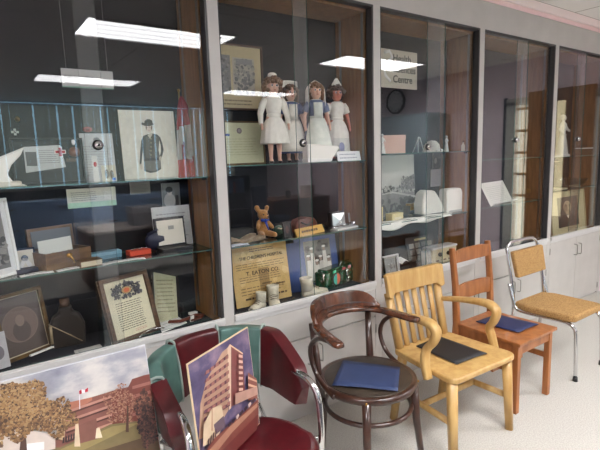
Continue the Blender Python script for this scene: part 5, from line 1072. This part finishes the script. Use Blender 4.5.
q=pZ(408,268,D); t=thing('open_booklet','open white booklet on the case floor right of the silver framed picture','booklet',(q.x,q.y+.06,D),R(8)); MB().grid(lambda u,v:V(((u-.5)*.2,v*.06,.02+.02*abs(math.sin(u*PI*2))*1+.02*v)),20,4).build('pages',WHITE,t,solid=.004); MB().box((0,.03,.008),(.19,.06,.016)).build('cover',BLACK,t)
M,w,h=UP(422.5,432,250.5,266,.10,D,6); t=sheet('cigarette_case','upright silver hinged case beside the cream recorder','case',M,w,h,None,.012,mat('satin_silver2',(196,200,196),.2,.7),bname='body'); MB().tube([(0,-.003,0),(0,-.003,h)],.005,8).build('hinge',STEEL,t)
x0=xat(432,255,.11); x1=xat(456,255,.11); h_=pY(441,246.5,.11).z-D; W=x1-x0
t=thing('cassette_recorder','cream boxy recorder with two black knobs behind the honey oak armchair','recorder',((x0+x1)/2,.15,D)); CRR=mat('cream_plastic',(196,184,150),.4)
MB().box((0,0,h_*.46),(W,.09,h_*.88),bev=.008).build('body',CRR,t); MB().b2((-W*.52,-.05,h_*.88),(W*.52,.05,h_)).build('top_cover',RAIL,t,bevel=.006)
for sx in (-.22,.12): MB().tube([(sx*W,-.045,h_*.58),(sx*W,-.06,h_*.58)],.016,16).build('knob',BLACK,t)
for sx in (-.3,0,.2): MB().box((sx*W,-.046,h_*.24),(.03,.006,.012)).build('key',mat('brown_key',(110,84,60),.5),t)
# ================= bay 4 =================
S1,S2=SHZ[3]
M,w,h=LEAN((491,206.5),(513,201.5),(494.5,181.5),S2,28)
def leaf(p,w,h): fill(p,w,h,(228,228,218)); p.lines(-w*.4,h*.12,w*.42,h*.82,9,(186,186,176),.25,4)
t=sheet('leaflet','single open white leaflet leaning on the lower shelf of an otherwise empty bay','leaflet',M,w,h,leaf,.003,WHITE)
MB().b2((-w/2,-.03,-.0),(w/2,-.024,.012)).b2((-w/2,-.024,-.0),(w/2,.02,.003)).build('stand_lip',ACRYLIC,t); MB().b2((-w*.48,-.05,.0),(w*.5,-.03,.006)).build('front_strip',WHITE,t)
# ================= bay 5 =================
S1,S2=SHZ[4]
f_=figurine('porcelain_figurine','tall white porcelain lady figurine on the top shelf of the last bay',xat(562.5,140,.16),.16,S1,pY(562,113,.16).z-S1,PORC)
M,w,h=UP(562,570,154.5,158.5,.07,S1,10); sheet('caption_card','small white caption card at the feet of the tall lady figurine','card',M,w,h*1.2,letter((226,226,222),1,(170,170,170)),.002)
M,w,h=UP(553,560.5,156,159,.075,S1,10); sheet('caption_strip','narrow white caption strip at the left end of the tall figurine shelf','card',M,w,h*1.2,letter((220,220,216),1,(180,180,180)),.002)
a=pY(577.5,151.5,.09); b_=pY(591,158,.09)
t=thing('tilted_plaque','clear plaque with a white top edge lying tilted beside the tall lady figurine','plaque',(xat(584,155,.12),.12,S1),R(-28)); MB().b2((-.10,0,.0),(.10,.006,.07)).build('plate',ACRYLIC,t); MB().b2((-.10,-.001,.07),(.10,.008,.08)).build('top_edge',WHITE,t)
x=xat(584,148,.2); t=thing('glass_dish','small stemmed glass dish behind the tilted clear plaque','dish',(x,.22,S1)); MB().lathe([(.03,0),(.03,.004),(.006,.01),(.006,.06),(.045,.085),(.05,.10),(.046,.1),(.006,.07)],20).build('bowl',ACRYLIC,t); MB().lathe([(.05,.10),(.052,.104),(.046,.104),(.046,.1)],20).build('rim',EDGE,t)
FROST=glassmat('thick_glass',(222,226,206),2.0)
x=xat(558.5,180,.14); h_=pY(558,172.5,.14).z-S2; t=thing('glass_dome','clear glass dome at the left end of the lower shelf in the last bay','dome',(x,.15,S2)); MB().lathe([(.085,0),(.088,.02),(.08,h_*.6),(.05,h_*.9),(.012,h_)],28).build('dome',FROST,t); MB().ball((0,0,h_+.008),.012).build('knob',FROST,t); MB().lathe([(.093,-.0),(.095,.006),(.09,.012)],28).build('base',CREAM,t)
x=xat(576,181,.17); t=thing('glass_bowl','wide shallow glass bowl beside the clear glass dome','bowl',(x,.18,S2)); MB().lathe([(.05,0),(.09,.03),(.12,.075),(.125,.085),(.118,.085),(.085,.035),(.02,.01)],28).build('bowl',FROST,t); MB().lathe([(.052,0),(.055,.004),(.05,.008)],24).build('foot',CREAM,t)
x=xat(556.5,166,.22); t=thing('glass_vase','tall cut glass vase behind the clear glass dome','vase',(x,.26,S2)); MB().lathe([(.04,0),(.045,.01),(.035,.06),(.05,.2),(.06,.27),(.054,.27),(.03,.07)],18).build('body',FROST,t); MB().lathe([(.06,.27),(.063,.275),(.054,.275)],18).build('rim',CREAM,t)
M,w,h=UP(553.5,587,191,229,.11,D,7)
def oldm(p,w,h):
    e=.012; p.rect(-w/2+e,e,w/2-e,h-e,(206,198,160)); a=w*.30; z0,z1=h*.15,h*.86; p.rect(-a,z0,a,z1,(78,76,72),(96,92,86))
    p.poly([(-a,z0),(-a,z0+h*.18),(-w*.14,z0+h*.30),(-w*.02,z0+h*.26),(w*.1,z0+h*.3),(a*.9,z0+h*.14),(a,z0)],(44,44,46)); p.ell(-w*.02,h*.62,w*.115,h*.15,(196,180,150)); p.ell(-w*.07,h*.60,w*.055,h*.10,(150,134,112)); p.poly([(-w*.08,h*.45),(w*.02,h*.43),(w*.05,h*.47),(w*.03,h*.53),(-w*.06,h*.52)],(176,160,134)); p.poly([(-w*.06,h*.42),(w*.0,h*.33),(w*.05,h*.44)],(220,214,196)); p.ell(-w*.06,h*.65,w*.014,h*.01,(60,54,48)); p.ell(w*.03,h*.655,w*.014,h*.01,(60,54,48)); p.rect(-w*.05,h*.535,w*.02,h*.545,(110,84,70))
sheet('framed_portrait','cream mounted portrait photo of a dark suited person in the last bay','picture',M,w,h,oldm,.006,CREAM,frame=(.010,.02,mat('pale_gilt',(196,186,146),.4)))
flat_sheet('paper_stack','flat white papers on the case floor left of the mounted suit portrait','papers',[(554,237),(572,232),(566,228),(553,231)],D,WHITE,.006)
# ================= world, view =================
w=bpy.data.worlds.new('world'); sc.world=w; w.use_nodes=True; w.node_tree.nodes['Background'].inputs['Color'].default_value=(.05,.05,.05,1)
vs=sc.view_settings; vs.view_transform='Standard'; vs.look='None'; vs.gamma=1; vs.exposure=1.32; vs.use_curve_mapping=False
sc.cycles.transparent_max_bounces=40; sc.cycles.max_bounces=10; sc.cycles.use_denoising=True; sc.cycles.sample_clamp_indirect=6
